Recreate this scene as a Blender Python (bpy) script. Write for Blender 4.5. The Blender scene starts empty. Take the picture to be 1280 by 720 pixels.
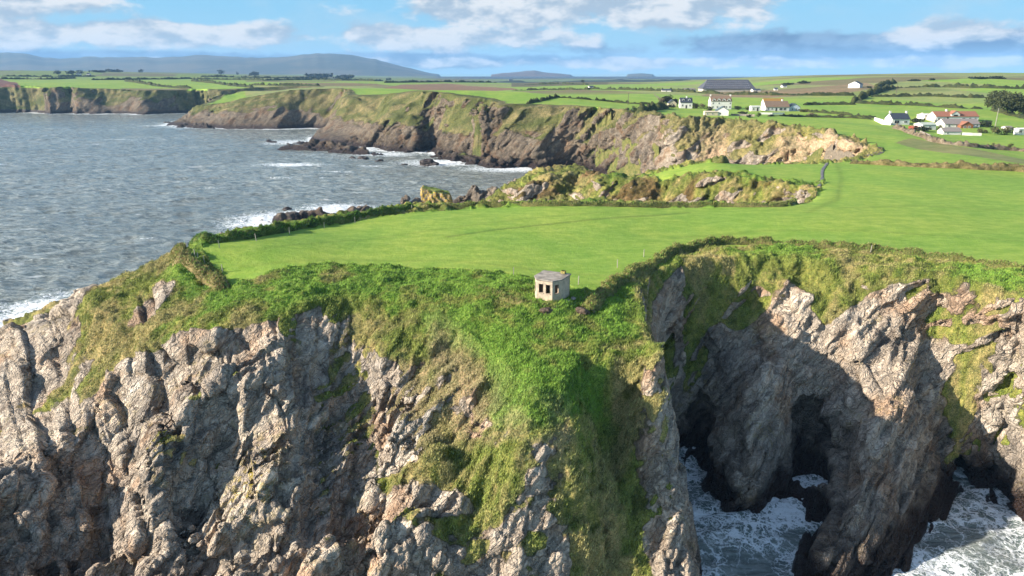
import bpy, bmesh, math, random, mathutils
import numpy as np
C = bpy.context.scene.collection
F32 = np.float32
rng = np.random.default_rng(7)
random.seed(11)
R = math.radians
# ------------------------------------------------------------------ camera model
CAMZ = 58.0
FPX = 880.0
PITCH = R(17.2)
CP, SP = math.cos(PITCH), math.sin(PITCH)
def P2(px, py, e):
    """point in the world that is seen at photo pixel px,py when it stands at elevation e"""
    x = (px-640)/FPX; v = (360-py)/FPX
    dy = CP+v*SP; dz = -SP+v*CP
    t = (e-CAMZ)/dz
    return (x*t, dy*t)
def P3(px, py, D):
    """same, but at a known forward distance (world y)"""
    x = (px-640)/FPX; v = (360-py)/FPX
    dy = CP+v*SP; dz = -SP+v*CP
    t = D/dy
    return (x*t, D, CAMZ+dz*t)
def PL(pts): return np.array([P2(*p) for p in pts], F32)

# ------------------------------------------------------------------ noise
_T = rng.integers(0, 2**31, 4096).astype(np.int64)
_G2 = rng.random(4096).astype(F32)*2-1
def _h(ix, iy, iz=0):
    return ((ix*73856093) ^ (iy*19349663) ^ (iz*83492791)) & 4095
_PERM = rng.permutation(4096)
def vn2(x, y, seed=0):
    x = np.asarray(x, F32)+seed*17.31; y = np.asarray(y, F32)-seed*9.7
    fx = np.floor(x); fy = np.floor(y); ix = fx.astype(np.int64); iy = fy.astype(np.int64)
    u = x-fx; v = y-fy
    u = u*u*u*(u*(u*6-15)+10); v = v*v*v*(v*(v*6-15)+10)
    def g(a, b): return _G2[_PERM[_h(a, b, seed)]]
    a = g(ix, iy); b = g(ix+1, iy); c = g(ix, iy+1); d = g(ix+1, iy+1)
    return (a+(b-a)*u) + ((c+(d-c)*u)-(a+(b-a)*u))*v
def vn3(x, y, z, seed=0):
    x = np.asarray(x, F32)+seed*17.31; y = np.asarray(y, F32)-seed*9.7; z = np.asarray(z, F32)+seed*3.3
    fx = np.floor(x); fy = np.floor(y); fz = np.floor(z)
    ix = fx.astype(np.int64); iy = fy.astype(np.int64); iz = fz.astype(np.int64)
    u = x-fx; v = y-fy; w = z-fz
    u = u*u*(3-2*u); v = v*v*(3-2*v); w = w*w*(3-2*w)
    def g(a, b, c): return _G2[_PERM[_h(a, b, c)]]
    def pl(k):
        a = g(ix, iy, k); b = g(ix+1, iy, k); c = g(ix, iy+1, k); d = g(ix+1, iy+1, k)
        e = a+(b-a)*u
        return e+((c+(d-c)*u)-e)*v
    p = pl(iz); q = pl(iz+1)
    return p+(q-p)*w
def fbm2(x, y, o=4, seed=0, gain=.5):
    s = 0; a = 1.0; t = 0; f = 1.0
    for i in range(o):
        s = s+a*vn2(x*f, y*f, seed+i*5); t += a; a *= gain; f *= 2.03
    return s/t
def sst(a, b, x):
    t = np.clip((x-a)/(b-a), 0, 1); return t*t*(3-2*t)

# ------------------------------------------------------------------ distance to polylines
def poly_dist(X, Y, poly, closed=True, sign=True):
    sh = X.shape; x = X.ravel().astype(F32); y = Y.ravel().astype(F32)
    n = len(poly); best = np.full(x.shape, 1e12, F32); ins = np.zeros(x.shape, bool)
    m = n if closed else n-1
    for i in range(m):
        ax, ay = poly[i]; bx, by = poly[(i+1) % n]
        dx = bx-ax; dy = by-ay; L = dx*dx+dy*dy+1e-9
        t = np.clip(((x-ax)*dx+(y-ay)*dy)/L, 0, 1)
        ex = x-ax-t*dx; ey = y-ay-t*dy
        np.minimum(best, ex*ex+ey*ey, out=best)
        if sign and (ay > by) != (ay < by) and ay != by:
            c = ((ay > y) != (by > y)) & (x < (bx-ax)*(y-ay)/(by-ay)+ax)
            ins ^= c
    d = np.sqrt(best)
    if sign: d = np.where(ins, d, -d)
    return d.reshape(sh)
def pip(X, Y, poly):
    ins = np.zeros(X.shape, bool); n = len(poly)
    for i in range(n):
        ax, ay = poly[i]; bx, by = poly[(i+1) % n]
        if ay == by: continue
        ins ^= ((ay > Y) != (by > Y)) & (X < (bx-ax)*(Y-ay)/(by-ay)+ax)
    return ins

# ------------------------------------------------------------------ the coast
# cliff-top line (photo pixel x, pixel y, elevation), walked round the land
T_PTS = [(1700,470,29),(1450,395,29),(1280,366,29),(1225,352,29),(1180,344,28.5),(1100,331,29),(1000,319,29),(930,317,29),(880,320,29),(850,325,29),
 (822,336,29),(806,350,28.8),(797,375,28),(800,400,27.5),(812,430,26.5),(813,446,26),(790,442,26.3),(755,432,27),(728,424,28),
 (716,450,26.8),(700,480,25.8),(672,492,25),(650,470,26),(628,438,27.3),(590,405,28),(545,382,28.5),(490,370,28.5),(430,368,28.5),(395,376,28.3),(350,384,28.3),
 (300,388,28),(262,394,27.6),(225,402,26),(190,425,23.5),(150,470,18),(105,515,14),(60,545,12),(0,575,9.5),(-60,600,8),(-170,600,6),(-300,520,4),(-200,440,4.5),(-60,412,5.5),(0,399,8),(40,390,11),(100,375,16),(150,350,23),(180,334,27),(205,316,29),
 (235,304,29.3),(280,294,29.5),(360,277,29.5),(450,262,29.5),(520,252,29.8),
 (600,250,30),(700,250,30),(800,251,30),(900,252,30),(960,253,30),(1000,249,30),(1015,240,30),(1010,233,30),(975,231,29.5),(930,225,30),(890,221,30),
 (840,220,29),(795,221,28.5),(768,225,27),(752,232,25),(738,225,23),(725,216,23.5),(700,221,23.5),(672,226,22.5),(640,233,20.5),(618,240,17),(640,224,19),(690,213,22),(725,208,24),
 (760,209,28),(800,209,29.5),(900,206.5,30),(1000,203,30),(1050,199,30),(1075,193,30),(1086,187,30.5),(1070,180,31),(1045,172,32),(1015,163,33),(985,157,34),(950,152,35),
 (900,149,35),(850,146,36),(800,141,36),(750,137,36),(700,134,36),(660,132,36.5),(625,131.5,36.5),(590,137,33),(562,148,27),
 (554,149,28),(568,138,35),(590,125,40),(615,117,43),(600,114,44),(570,113,44.2),(530,112,44),(495,111,43),(472,113,41),(452,121,35),(438,128,30),(434,118,36),(436,111,41),
 (415,110.5,39.5),(385,111.5,38.8),(350,114,36.6),(320,117,34),(290,122,29.5),(262,131,21.5),(250,136,17),(262,127,21),(300,116.5,29),(340,111.5,34),(380,108.5,36),(400,107,37),(380,107,36),
 (330,108.5,35),(280,110.5,34),(245,112.5,32),(215,114.5,29.5),(180,116.5,27.5),(150,113.5,30.3),(120,111.5,32.3),(90,109,35.2),(60,108,36.3),(30,110,34.2),(0,108,36.3),(-60,107,37),(-200,104,38),(-700,99,36)]
# water line
B_PTS = [(1500,760,0),(1330,700,0),(1285,650,0),(1262,622,0),(1245,598,0),(1215,592,0),(1185,603,0),(1165,640,0),(1140,665,0),(1120,700,0),(1075,735,0),(1010,745,0),(985,715,0),(992,700,0),(1014,660,0),
 (1003,640,0),(982,628,0),(960,630,0),(951,642,0),(935,648,0),(900,640,0),(880,612,0),(866,592,0),(850,575,0),(846,600,0),(852,650,0),(862,700,0),(875,760,0),(880,830,0),
 (830,860,0),(760,850,0),(680,850,0),(600,850,0),(560,890,0),(496,962,0),(333,1020,0),(84,1052,0),(-128,1020,0),(-370,962,0),(-511,857,0)]
B_W = [(-120,90),(-135,115),(-128,140),(-116,152),(-104,146),(-92,138),(-82,130),(-76,138),(-62,150),(-45,164),(-25,172),(5,174),(40,172),(58,168),(64,170),(58,176),(48,186),(30,192),(14,212),(0,222),(-16,228),(-30,240),(-34,252),(-26,264),(-8,274),(10,280),(28,278),(40,262),(60,258),(90,268),(112,282),(124,294),(118,306),(100,322),(84,338),(72,366),(58,396),(51,425)]
B_PTS2 = [(700,211.5,0),(660,210,0),(615,205.5,0),(580,199,0),(545,194,0),(538,189,0),(528,192,0),(500,190,0),(470,187,0),(440,184,0),(418,180,0),(400,176,0),(385,171,0),
 (398,168,0),(406,163.5,0),(395,160.5,0),(360,160,0),(320,160.5,0),(280,160,0),(245,158.5,0),(222,156,0),(235,152,0),(262,148,0),(290,145,0),(275,142,0),(245,141,0),(215,142.5,0),(190,143,0),(150,142.5,0),(120,142,0),(100,141,0),(80,141.5,0),(50,141,0),(0,141,0),(-60,140,0),(-200,137,0),(-700,128,0)]
T_POLY = np.vstack([PL(T_PTS), np.array([(-9000,2500),(-14000,9000),(-14000,30000),(30000,30000),(20000,-100),(400,-60)], F32)])
B_POLY = np.vstack([PL(B_PTS), np.array(B_W, F32), PL(B_PTS2), np.array([(-9000,2200),(-16000,9000),(-16000,31000),(31000,31000),(20000,-300),(400,-90)], F32)])

def plateau(x, y, corr=True):
    r = np.hypot(x, y)
    p = 29.3+0*x
    p = p+7.0*sst(230, 430, y-0.10*x)                      # land across the bay a little higher
    p = p-2.5*sst(40, 130, x)*sst(150, 330, y)*(1-sst(450, 620, y))
    p = p-3.0*sst(600, 1000, y)*(1-sst(0, 150, x))
    p = p+15*sst(420, 900, y)*sst(60, 420, x-0.12*y)      # green rise on the right
    p = p+6*sst(700, 1500, r)*vn2(x/420, y/420, 3)
    pxx = 640+FPX*1.04*x/np.maximum(y, 1)
    far = np.interp(pxx, [-400,0,120,240,360,480,640,1280], [58,55,52,45,33,20,10,14])-sst(3000, 6500, r)*14
    w = sst(1300, 2900, r); p = p*(1-w)+(far+4*vn2(x/500, y/500, 5))*w
    # shaping of the near headland: falls towards its tip
    w = 1-sst(74, 92, y-0.12*np.abs(x-4))
    p = p-3.2*w*(1-sst(60, 110, np.abs(x)))
    p = p-22*np.clip((-50-x)/56, 0, 1.05)*(1-sst(160, 190, y))
    # outcrops of the second inlet stand lower
    q = sst(66, 34, x)*sst(185, 205, y)*(1-sst(300, 330, y))
    p = p-6.0*q
    q = sst(14, -4, x)*sst(185, 205, y)*(1-sst(300, 330, y))
    p = p-4.0*q
    # headland across the bay dips seaward
    q = np.exp(-((x+330)/80)**2-((y-820)/70)**2)
    p = p-14*q
    if not corr: return p
    num = 0; den = .12
    for tx, ty, dl, sg in T_CORR:
        w = np.exp(-((x-tx)**2+(y-ty)**2)/sg**2); num = num+w*dl; den = den+w
    return p+num/den+0.30*vn2(x/23, y/23, 8)
T_CORR = []
for _p in T_PTS:
    _x, _y = P2(*_p); _b = float(plateau(np.array([_x]), np.array([_y]), False)[0]); T_CORR.append((_x, _y, _p[2]-_b, 5+.07*math.hypot(_x, _y)))
# ------------------------------------------------------------------ relief
# (start, end, radius, height) ribs and gullies on the cliffs, in plan
def seg(a, b, w, h): return (P2(*a), P2(*b), w, h)
FEAT = [
 ((16.5,77),(20.5,60),2.6,5.0),      # right-hand pillar of the headland
 ((11.5,76),(11,60),3.2,-4.5),       # shaded grassy hollow
 ((3,69),(1,56),3.0,3.5),            # main spur
 seg((372,385,27),(335,440,22),2.6,-6), seg((440,395,26),(400,470,18),4,1.0),
 seg((180,440,20),(300,470,20),3.5,-3.5), seg((345,500,17),(215,700,4),4.5,3.5),
 seg((165,540,12),(120,720,4),5.0,-5.5), seg((45,590,9),(-20,720,3),4.0,4), seg((285,600,11),(250,720,2),2.0,-6),
 seg((470,600,12),(420,720,5),3,-2.5), seg((560,450,22),(560,650,10),6,1.0),
 seg((960,440,19),(945,640,0),4.0,6), seg((1150,450,15),(1075,690,0),4.4,5.0), seg((1190,480,14),(1170,600,0),2.2,-6),
 seg((1180,360,25),(1150,470,16),2.0,-5), seg((1030,440,18),(1006,610,0),4.2,-9), seg((885,400,22),(862,570,0),2.8,-13),
 seg((1270,420,20),(1275,620,0),4,4),
 # across the bay
 seg((500,112,36),(455,160,8),22,7), seg((560,115,36),(500,170,5),20,6), seg((610,118,36),(560,170,5),16,5),
 seg((530,115,35),(470,175,4),10,-7), seg((590,120,36),(540,180,4),8,-6),
 seg((650,135,34),(650,205,3),8,4), seg((720,137,34),(735,205,3),7,-5), seg((690,137,34),(700,205,3),6,4), seg((775,140,34),(775,205,3),5,7),
 seg((790,140,34),(800,205,3),5,-6), seg((850,150,34),(850,205,6),6,4), seg((880,152,34),(880,200,8),4,-5), seg((925,152,33),(928,200,10),4,-4),
 seg((800,225,26),(802,250,8),3.2,-8), seg((870,223,26),(868,250,8),3.0,-7),
 seg((90,110,33),(100,140,2),25,9), seg((60,110,33),(60,140,2),20,-9), seg((135,113,32),(140,141,2),14,-9), seg((170,116,32),(190,142,2),24,8),
 seg((215,115,32),(220,142,2),20,-7), seg((30,110,33),(20,141,2),25,5),
]
REEF = [  # low rock reefs standing in the water (from, to, radius, height)
 (P2(366,273,2),P2(470,263,4),3.2,3.4),(P2(440,268,4),P2(522,255,5),3.6,5.0),(P2(400,273,1),P2(450,268,1),4,1.6),
 (P2(570,246,6),P2(625,240,8),4.5,8.0),
 (P2(372,182,3),P2(396,183,3),5,2.5),(P2(398,178,3),P2(425,184,3),6,3.6),(P2(350,176,1),P2(380,179,2),3,1.6),(P2(425,186,3),P2(470,190.5,3),5,3.2),(P2(545,196,1),P2(620,206,1),5,3),(P2(228,157,1),P2(260,158,2),6,4),
]
CAVES = [  # (from xyz, to xyz, radius)
 ((26.8,92,1),(30,103,6),2.5),((27,93,8),(31,103,15),2.5),((43,90,3),(46,99,7),3.0),((66,92,0),(69,97,3),2.2),
]
def saw(v):
    f = v-np.floor(v); return np.minimum(f/.86, (1-f)/.14)
def relief(x, y, want_masks=False):
    r = np.hypot(x, y)
    sc = np.clip(r/90, .8, 7)                         # relief gets coarser where the land is far
    wx = 2.2*sc*vn2(x/(11*sc), y/(11*sc), 11)+1.0*sc*vn2(x/(4.2*sc), y/(4.2*sc), 12)
    wy = 2.2*sc*vn2(x/(11*sc), y/(11*sc), 13)+1.0*sc*vn2(x/(4.2*sc), y/(4.2*sc), 14)
    keep = 0.35+0.65*sst(0.0, 1.0, np.abs(x-12)/8)     # keep the tip of the headland in place
    keep = keep*np.where((x < 16) & (r < 190), .30, 1)*np.where((x >= 16) & (r < 150), .5, 1)
    wx = wx*keep; wy = wy*keep
    dB = poly_dist(x+wx, y+wy, B_POLY)
    dT = poly_dist(x+wx*.35, y+wy*.35, T_POLY)
    P = plateau(x, y)
    t = np.clip(-dT/(np.maximum(-dT, 0)+np.maximum(dB, 0)+.01), 0, 1)
    tn = t+0.10*vn2(x/(9*sc), y/(9*sc), 21)*4*t*(1-t)+0.05*vn2(x/(3.5*sc), y/(3.5*sc), 22)*4*t*(1-t)
    # terraces
    q = tn*5+0.9*vn2(x/(16*sc), y/(16*sc), 23)
    terr = (np.floor(q)+sst(.25, .95, q-np.floor(q)))-0.9*vn2(x/(16*sc), y/(16*sc), 23)
    tw = .38-.16*sst(10, -5, x)*(r < 190)
    tn = np.clip((1-tw)*tn+tw*terr/5, 0, 1)
    prof = 1-tn
    edge = np.exp(-np.clip(dT, 0, 60)/2.2)
    h = np.where(dT > 0, P-0.7*edge, (P-0.7)*prof)
    bell = 4*t*(1-t)
    # slabs run from upper right to lower left across the near west face
    nw = np.clip(sst(8, -8, x)*(r < 190), 0, 1)*bell
    su = (x*.69-y*.72); sv = (x*.72+y*.69)
    h = h+np.where(dT > 0, 0, nw*(2.2*vn2(x/11, y/6, 27)+1.7*(saw(su/6.2+.9*vn2(su/9, sv/14, 24))-.5)+1.0*(saw(su/2.1+.9*vn2(su/4, sv/7, 25))-.5)))
    nr_ = sst(24, 30, x)*(r < 150)*bell
    h = h+np.where(dT > 0, 0, nr_*(1.6*(1-2*np.abs(vn2(su/4.5, sv/16, 26)))))
    bell = np.where(dT > 0, 0, np.clip(bell*1.3, 0, 1))
    for a, b, w, A in FEAT:
        a = np.array(a); b = np.array(b); d = b-a; L = d@d
        m = (np.abs(x-(a[0]+b[0])/2) < abs(d[0])/2+3*w) & (np.abs(y-(a[1]+b[1])/2) < abs(d[1])/2+3*w)
        if not m.any(): continue
        xs = x[m]+wx[m]*.5; ys = y[m]+wy[m]*.5
        tt = np.clip(((xs-a[0])*d[0]+(ys-a[1])*d[1])/L, 0, 1)
        dd = np.hypot(xs-a[0]-tt*d[0], ys-a[1]-tt*d[1])
        h[m] += (A*np.exp(-(dd/w)**2)*bell[m]).astype(h.dtype)
    sea = np.maximum(-0.55*np.maximum(-dB, 0), -3.2)-0.25
    h = np.where(dB > 0, np.maximum(h, 0.15), sea)
    h = h+np.where(dB > -3*sc, (0.9*np.abs(vn2(x/(3*sc), y/(3*sc), 31))+.4*vn2(x/1.3/sc, y/1.3/sc, 32))*np.exp(-np.abs(dB)/(3*sc))*np.minimum(sc,2), 0)
    for a, b, w, A in REEF:
        a = np.array(a); b = np.array(b); d = b-a; L = d@d+1e-6
        m = (np.abs(x-(a[0]+b[0])/2) < abs(d[0])/2+3.5*w) & (np.abs(y-(a[1]+b[1])/2) < abs(d[1])/2+3.5*w)
        if not m.any(): continue
        xs = x[m]+wx[m]*.7; ys = y[m]+wy[m]*.7
        tt = np.clip(((xs-a[0])*d[0]+(ys-a[1])*d[1])/L, 0, 1)
        dd = np.hypot(xs-a[0]-tt*d[0], ys-a[1]-tt*d[1])
        nn = vn2(xs/w*1.1, ys/w*1.1, 35)+.5*vn2(xs/w*2.3, ys/w*2.3, 36)
        nn = nn+.5*(1-2*np.abs(vn2(xs/w*3.1, ys/w*1.6, 37)))
        g = (A+2.4)*np.exp(-(dd/w)**2)*(1+.30*nn)-2.4
        h[m] = np.maximum(h[m], g.astype(h.dtype))
    # rough tussocks on the strip outside the field banks
    return h.astype(F32), dT, dB, t
STACK = (-27.5, 250.0)
# ------------------------------------------------------------------ surface of the land: polar grid, surface nets
TH0, TH1, NTH = R(-54), R(54), 1080
def make_r():
    out = [36.0]
    while out[-1] < 7000:
        r = out[-1]
        f = .0027 if r < 130 else (.0036 if r < 260 else .0045) if r < 1250 else (.0042 if r < 1250 else .02)
        out.append(r*(1+f))
    return np.array(out, F32)
RS = make_r()
THS = np.linspace(TH0, TH1, NTH).astype(F32)
ZS = np.concatenate([np.arange(-2.4, 31.5, .23), np.arange(31.8, 46, .4), np.arange(46.6, 74, 1.2)]).astype(F32)
NR, NZ = len(RS), len(ZS)
def land_mesh():
    RR, TT = np.meshgrid(RS, THS, indexing='ij')
    X = (RR*np.sin(TT)).astype(F32); Y = (RR*np.cos(TT)).astype(F32)
    h = np.empty_like(X); dT = np.empty_like(X); dB = np.empty_like(X)
    for i in range(0, NR, 100):
        s = slice(i, i+100)
        h[s], dT[s], dB[s], _ = relief(X[s], Y[s])
    # slope
    gr = np.gradient(h, axis=0)/np.gradient(RR, axis=0)
    gt = np.gradient(h, axis=1)/(np.gradient(TT, axis=1)*RR)
    sl = np.sqrt(gr*gr+gt*gt)
    # widen the slope so that rims and feet of cliffs use it too
    for k in range(2):
        sl2 = sl.copy(); sl2[1:] = np.maximum(sl2[1:], sl[:-1]*.8); sl2[:-1] = np.maximum(sl2[:-1], sl[1:]*.8)
        sl2[:, 1:] = np.maximum(sl2[:, 1:], sl[:, :-1]*.8); sl2[:, :-1] = np.maximum(sl2[:, :-1], sl[:, 1:]*.8); sl = sl2
    inv = (1/np.sqrt(1+sl*sl)).astype(F32)
    hm = h.copy()
    for k in range(2):
        h2 = hm.copy(); h2[1:] = np.maximum(h2[1:], hm[:-1]); h2[:-1] = np.maximum(h2[:-1], hm[1:]); h2[:, 1:] = np.maximum(h2[:, 1:], hm[:, :-1]); h2[:, :-1] = np.maximum(h2[:, :-1], hm[:, 1:]); hm = h2
    rocky = sst(.35, 1.1, sl)
    amp = np.clip(RR/90, .8, 3.2)*rocky*np.where(np.hypot(X-STACK[0], Y-STACK[1]) < 10, .3, 1)*(1-.45*sst(10, -5, X)*(RR < 190))
    verts = []; keys = []; quads = []
    CH = 24
    strideR = NTH*NZ
    for i0 in range(0, NR-1, CH):
        i1 = min(i0+CH, NR-1)
        sl_ = slice(i0, i1+1)
        hz = h[sl_][:, :, None]
        F = (ZS[None, None, :]-hz)*inv[sl_][:, :, None]
        a = amp[sl_][:, :, None]
        band = (np.abs(F) < 1.9*a) & (a > .05)
        if band.any():
            I, J, K = np.nonzero(band)
            x = X[sl_][I, J]; y = Y[sl_][I, J]; z = ZS[K]; s = np.clip(np.hypot(x, y)/90, .8, 5)
            # slabs dipping down to the left: stretch the noise along the dip
            u = (x*.74-z*.67)/s; v = y/s; w = (x*.67+z*.74)/s
            n = 1.0*vn3(u/2.6, v/2.4, w/6.5, 51)+.55*(1-2*np.abs(vn3(u/1.5, v/1.5, w/4.0, 52)))-.12
            n += .32*vn3(u/.75, v/.75, w/1.9, 53)
            F[I, J, K] -= (n*amp[sl_][I, J]*.95).astype(F32)
            F[I, J, K] = np.maximum(F[I, J, K], (z-hm[sl_][I, J]-.12)*.5)
            for A, B, rad in CAVES:
                A = np.array(A, F32); B = np.array(B, F32)
                if x.min() > max(A[0], B[0])+8 or y.min() > 125: continue
                m = (x > min(A[0], B[0])-8) & (x < max(A[0], B[0])+8) & (y > min(A[1], B[1])-8) & (y < max(A[1], B[1])+8)
        if ZS is not None and RS[i0] < 130:
            x3 = X[sl_][:, :, None]; y3 = Y[sl_][:, :, None]
            for A, B, rad in CAVES:
                A = np.array(A, F32); B = np.array(B, F32); d = B-A; L = d@d
                mj = (X[sl_] > min(A[0], B[0])-7) & (X[sl_] < max(A[0], B[0])+7) & (Y[sl_] > min(A[1], B[1])-7) & (Y[sl_] < max(A[1], B[1])+7)
                if not mj.any(): continue
                II, JJ = np.nonzero(mj)
                xx = X[sl_][II, JJ][:, None]; yy = Y[sl_][II, JJ][:, None]; zz = ZS[None, :]
                tt = np.clip(((xx-A[0])*d[0]+(yy-A[1])*d[1]+(zz-A[2])*d[2])/L, 0, 1)
                dd = np.sqrt((xx-A[0]-tt*d[0])**2+(yy-A[1]-tt*d[1])**2+((zz-A[2]-tt*d[2])*.8)**2)+.6*vn3(xx/2+0*zz, yy/2+0*zz, zz/3+0*xx, 61)
                F[II, JJ, :] = np.maximum(F[II, JJ, :], (rad-dd).astype(F32)*(zz > -1.2)+(-9)*(zz <= -1.2))
        S = F < 0   # inside
        # cells
        n0 = i1-i0
        c = np.zeros((n0, NTH-1, NZ-1), np.int8)
        for di in (0, 1):
            for dj in (0, 1):
                for dk in (0, 1):
                    c += S[di:di+n0, dj:dj+NTH-1, dk:dk+NZ-1]
        I, J, K = np.nonzero((c > 0) & (c < 8))
        acc = np.zeros((len(I), 3)); cnt = np.zeros(len(I))
        corners = [(a_, b_, c_) for a_ in (0, 1) for b_ in (0, 1) for c_ in (0, 1)]
        for p in corners:
            for ax in range(3):
                if p[ax] == 1: continue
                q = list(p); q[ax] = 1
                f0 = F[I+p[0], J+p[1], K+p[2]]; f1 = F[I+q[0], J+q[1], K+q[2]]
                m = (f0 < 0) != (f1 < 0)
                t = np.where(m, f0/np.where(m, f0-f1, 1), 0)
                for a_ in range(3):
                    acc[:, a_] += np.where(m, p[a_]+(t if a_ == ax else 0), 0)
                cnt += m
        acc /= cnt[:, None]
        fi = I+i0+acc[:, 0]; fj = J+acc[:, 1]; fk = K+acc[:, 2]
        rr = np.interp(fi, np.arange(NR), RS); th = TH0+(TH1-TH0)*fj/(NTH-1); zz = np.interp(fk, np.arange(NZ), ZS)
        verts.append(np.stack([rr*np.sin(th), rr*np.cos(th), zz], 1))
        keys.append(((I+i0)*NTH+J).astype(np.int64)*NZ+K)
        # faces; edges along r at row i (cells i,(j-1,j),(k-1,k)), etc.
        def emit(m, offs, flip, ibase):
            I, J, K = np.nonzero(m)
            base = [(((I+ibase+o[0])*NTH+(J+o[1])).astype(np.int64)*NZ+(K+o[2])) for o in offs]
            fl = flip[I, J, K]
            q = np.stack(base, 1)
            q[fl] = q[fl][:, ::-1]
            quads.append(q)
        # r-edges
        m = S[:n0, 1:-1, 1:-1] != S[1:n0+1, 1:-1, 1:-1]
        emit(m, [(0, 0, 0), (0, 1, 0), (0, 1, 1), (0, 0, 1)], ~S[:n0, 1:-1, 1:-1], i0)
        # theta-edges (need rows i-1,i): use inner rows plus the row shared with the last chunk
        lo = 1
        m = S[lo:n0, :-1, 1:-1] != S[lo:n0, 1:, 1:-1]
        emit(m, [(0, 0, 0), (0, 0, 1), (1, 0, 1), (1, 0, 0)], ~S[lo:n0, :-1, 1:-1], i0)
        m = S[lo:n0, 1:-1, :-1] != S[lo:n0, 1:-1, 1:]
        emit(m, [(0, 0, 0), (1, 0, 0), (1, 1, 0), (0, 1, 0)], ~S[lo:n0, 1:-1, :-1], i0)
        if i0 > 0:
            Sx = S[0:1]
            m = Sx[:, :-1, 1:-1] != Sx[:, 1:, 1:-1]
            emit(m, [(-1, 0, 0), (-1, 0, 1), (0, 0, 1), (0, 0, 0)], ~Sx[:, :-1, 1:-1], i0)
            m = Sx[:, 1:-1, :-1] != Sx[:, 1:-1, 1:]
            emit(m, [(-1, 0, 0), (0, 0, 0), (0, 1, 0), (-1, 1, 0)], ~Sx[:, 1:-1, :-1], i0)
    V = np.concatenate(verts); Kk = np.concatenate(keys); Q = np.concatenate(quads)
    o = np.argsort(Kk); Kk = Kk[o]; V = V[o]
    idx = np.searchsorted(Kk, Q.ravel()); idx = np.minimum(idx, len(Kk)-1)
    ok = (Kk[idx] == Q.ravel()).reshape(-1, 4).all(1)
    Q = idx.reshape(-1, 4)[ok]
    # drop loose floating bits: keep as is; drop faces deep under water
    zf = V[Q, 2].max(1)
    Q = Q[zf > -1.9]
    used = np.zeros(len(V), bool); used[Q.ravel()] = True
    remap = np.cumsum(used)-1
    return V[used].astype(F32), remap[Q][:, ::-1].astype(np.int32), (X, Y, h, dT, dB)

def vnormals(V, Q):
    a = V[Q[:, 2]]-V[Q[:, 0]]; b = V[Q[:, 3]]-V[Q[:, 1]]
    n = np.cross(a, b)
    N = np.zeros_like(V)
    for k in range(4):
        for c in range(3): N[:, c] += np.bincount(Q[:, k], weights=n[:, c], minlength=len(V)).astype(F32)
    return N/(np.linalg.norm(N, axis=1)[:, None]+1e-9)
def grid_sample(G, x, y):
    r = np.hypot(x, y); th = np.arctan2(x, y)
    fi = np.interp(r, RS, np.arange(NR)); fj = np.clip((th-TH0)/(TH1-TH0)*(NTH-1), 0, NTH-1.001)
    i = np.clip(fi.astype(int), 0, NR-2); j = fj.astype(int); u = fi-i; v = fj-j
    return (G[i, j]*(1-u)*(1-v)+G[i+1, j]*u*(1-v)+G[i, j+1]*(1-u)*v+G[i+1, j+1]*u*v)
def np_mesh(name, V, Q, smooth=True):
    me = bpy.data.meshes.new(name)
    n = Q.shape[1]
    me.vertices.add(len(V)); me.vertices.foreach_set('co', np.ascontiguousarray(V, F32).ravel())
    me.loops.add(Q.size); me.loops.foreach_set('vertex_index', np.ascontiguousarray(Q, np.int32).ravel())
    me.polygons.add(len(Q)); me.polygons.foreach_set('loop_start', np.arange(0, Q.size, n, dtype=np.int32))
    me.polygons.foreach_set('use_smooth', np.full(len(Q), smooth))
    me.update(calc_edges=True)
    return me
def add_attr(me, name, vals):
    vals = np.asarray(vals, F32)
    if vals.ndim == 1:
        a = me.attributes.new(name, 'FLOAT', 'POINT'); a.data.foreach_set('value', vals)
    else:
        a = me.attributes.new(name, 'FLOAT_COLOR', 'POINT')
        c = np.ones((len(vals), 4), F32); c[:, :3] = vals; a.data.foreach_set('color', c.ravel())
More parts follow.
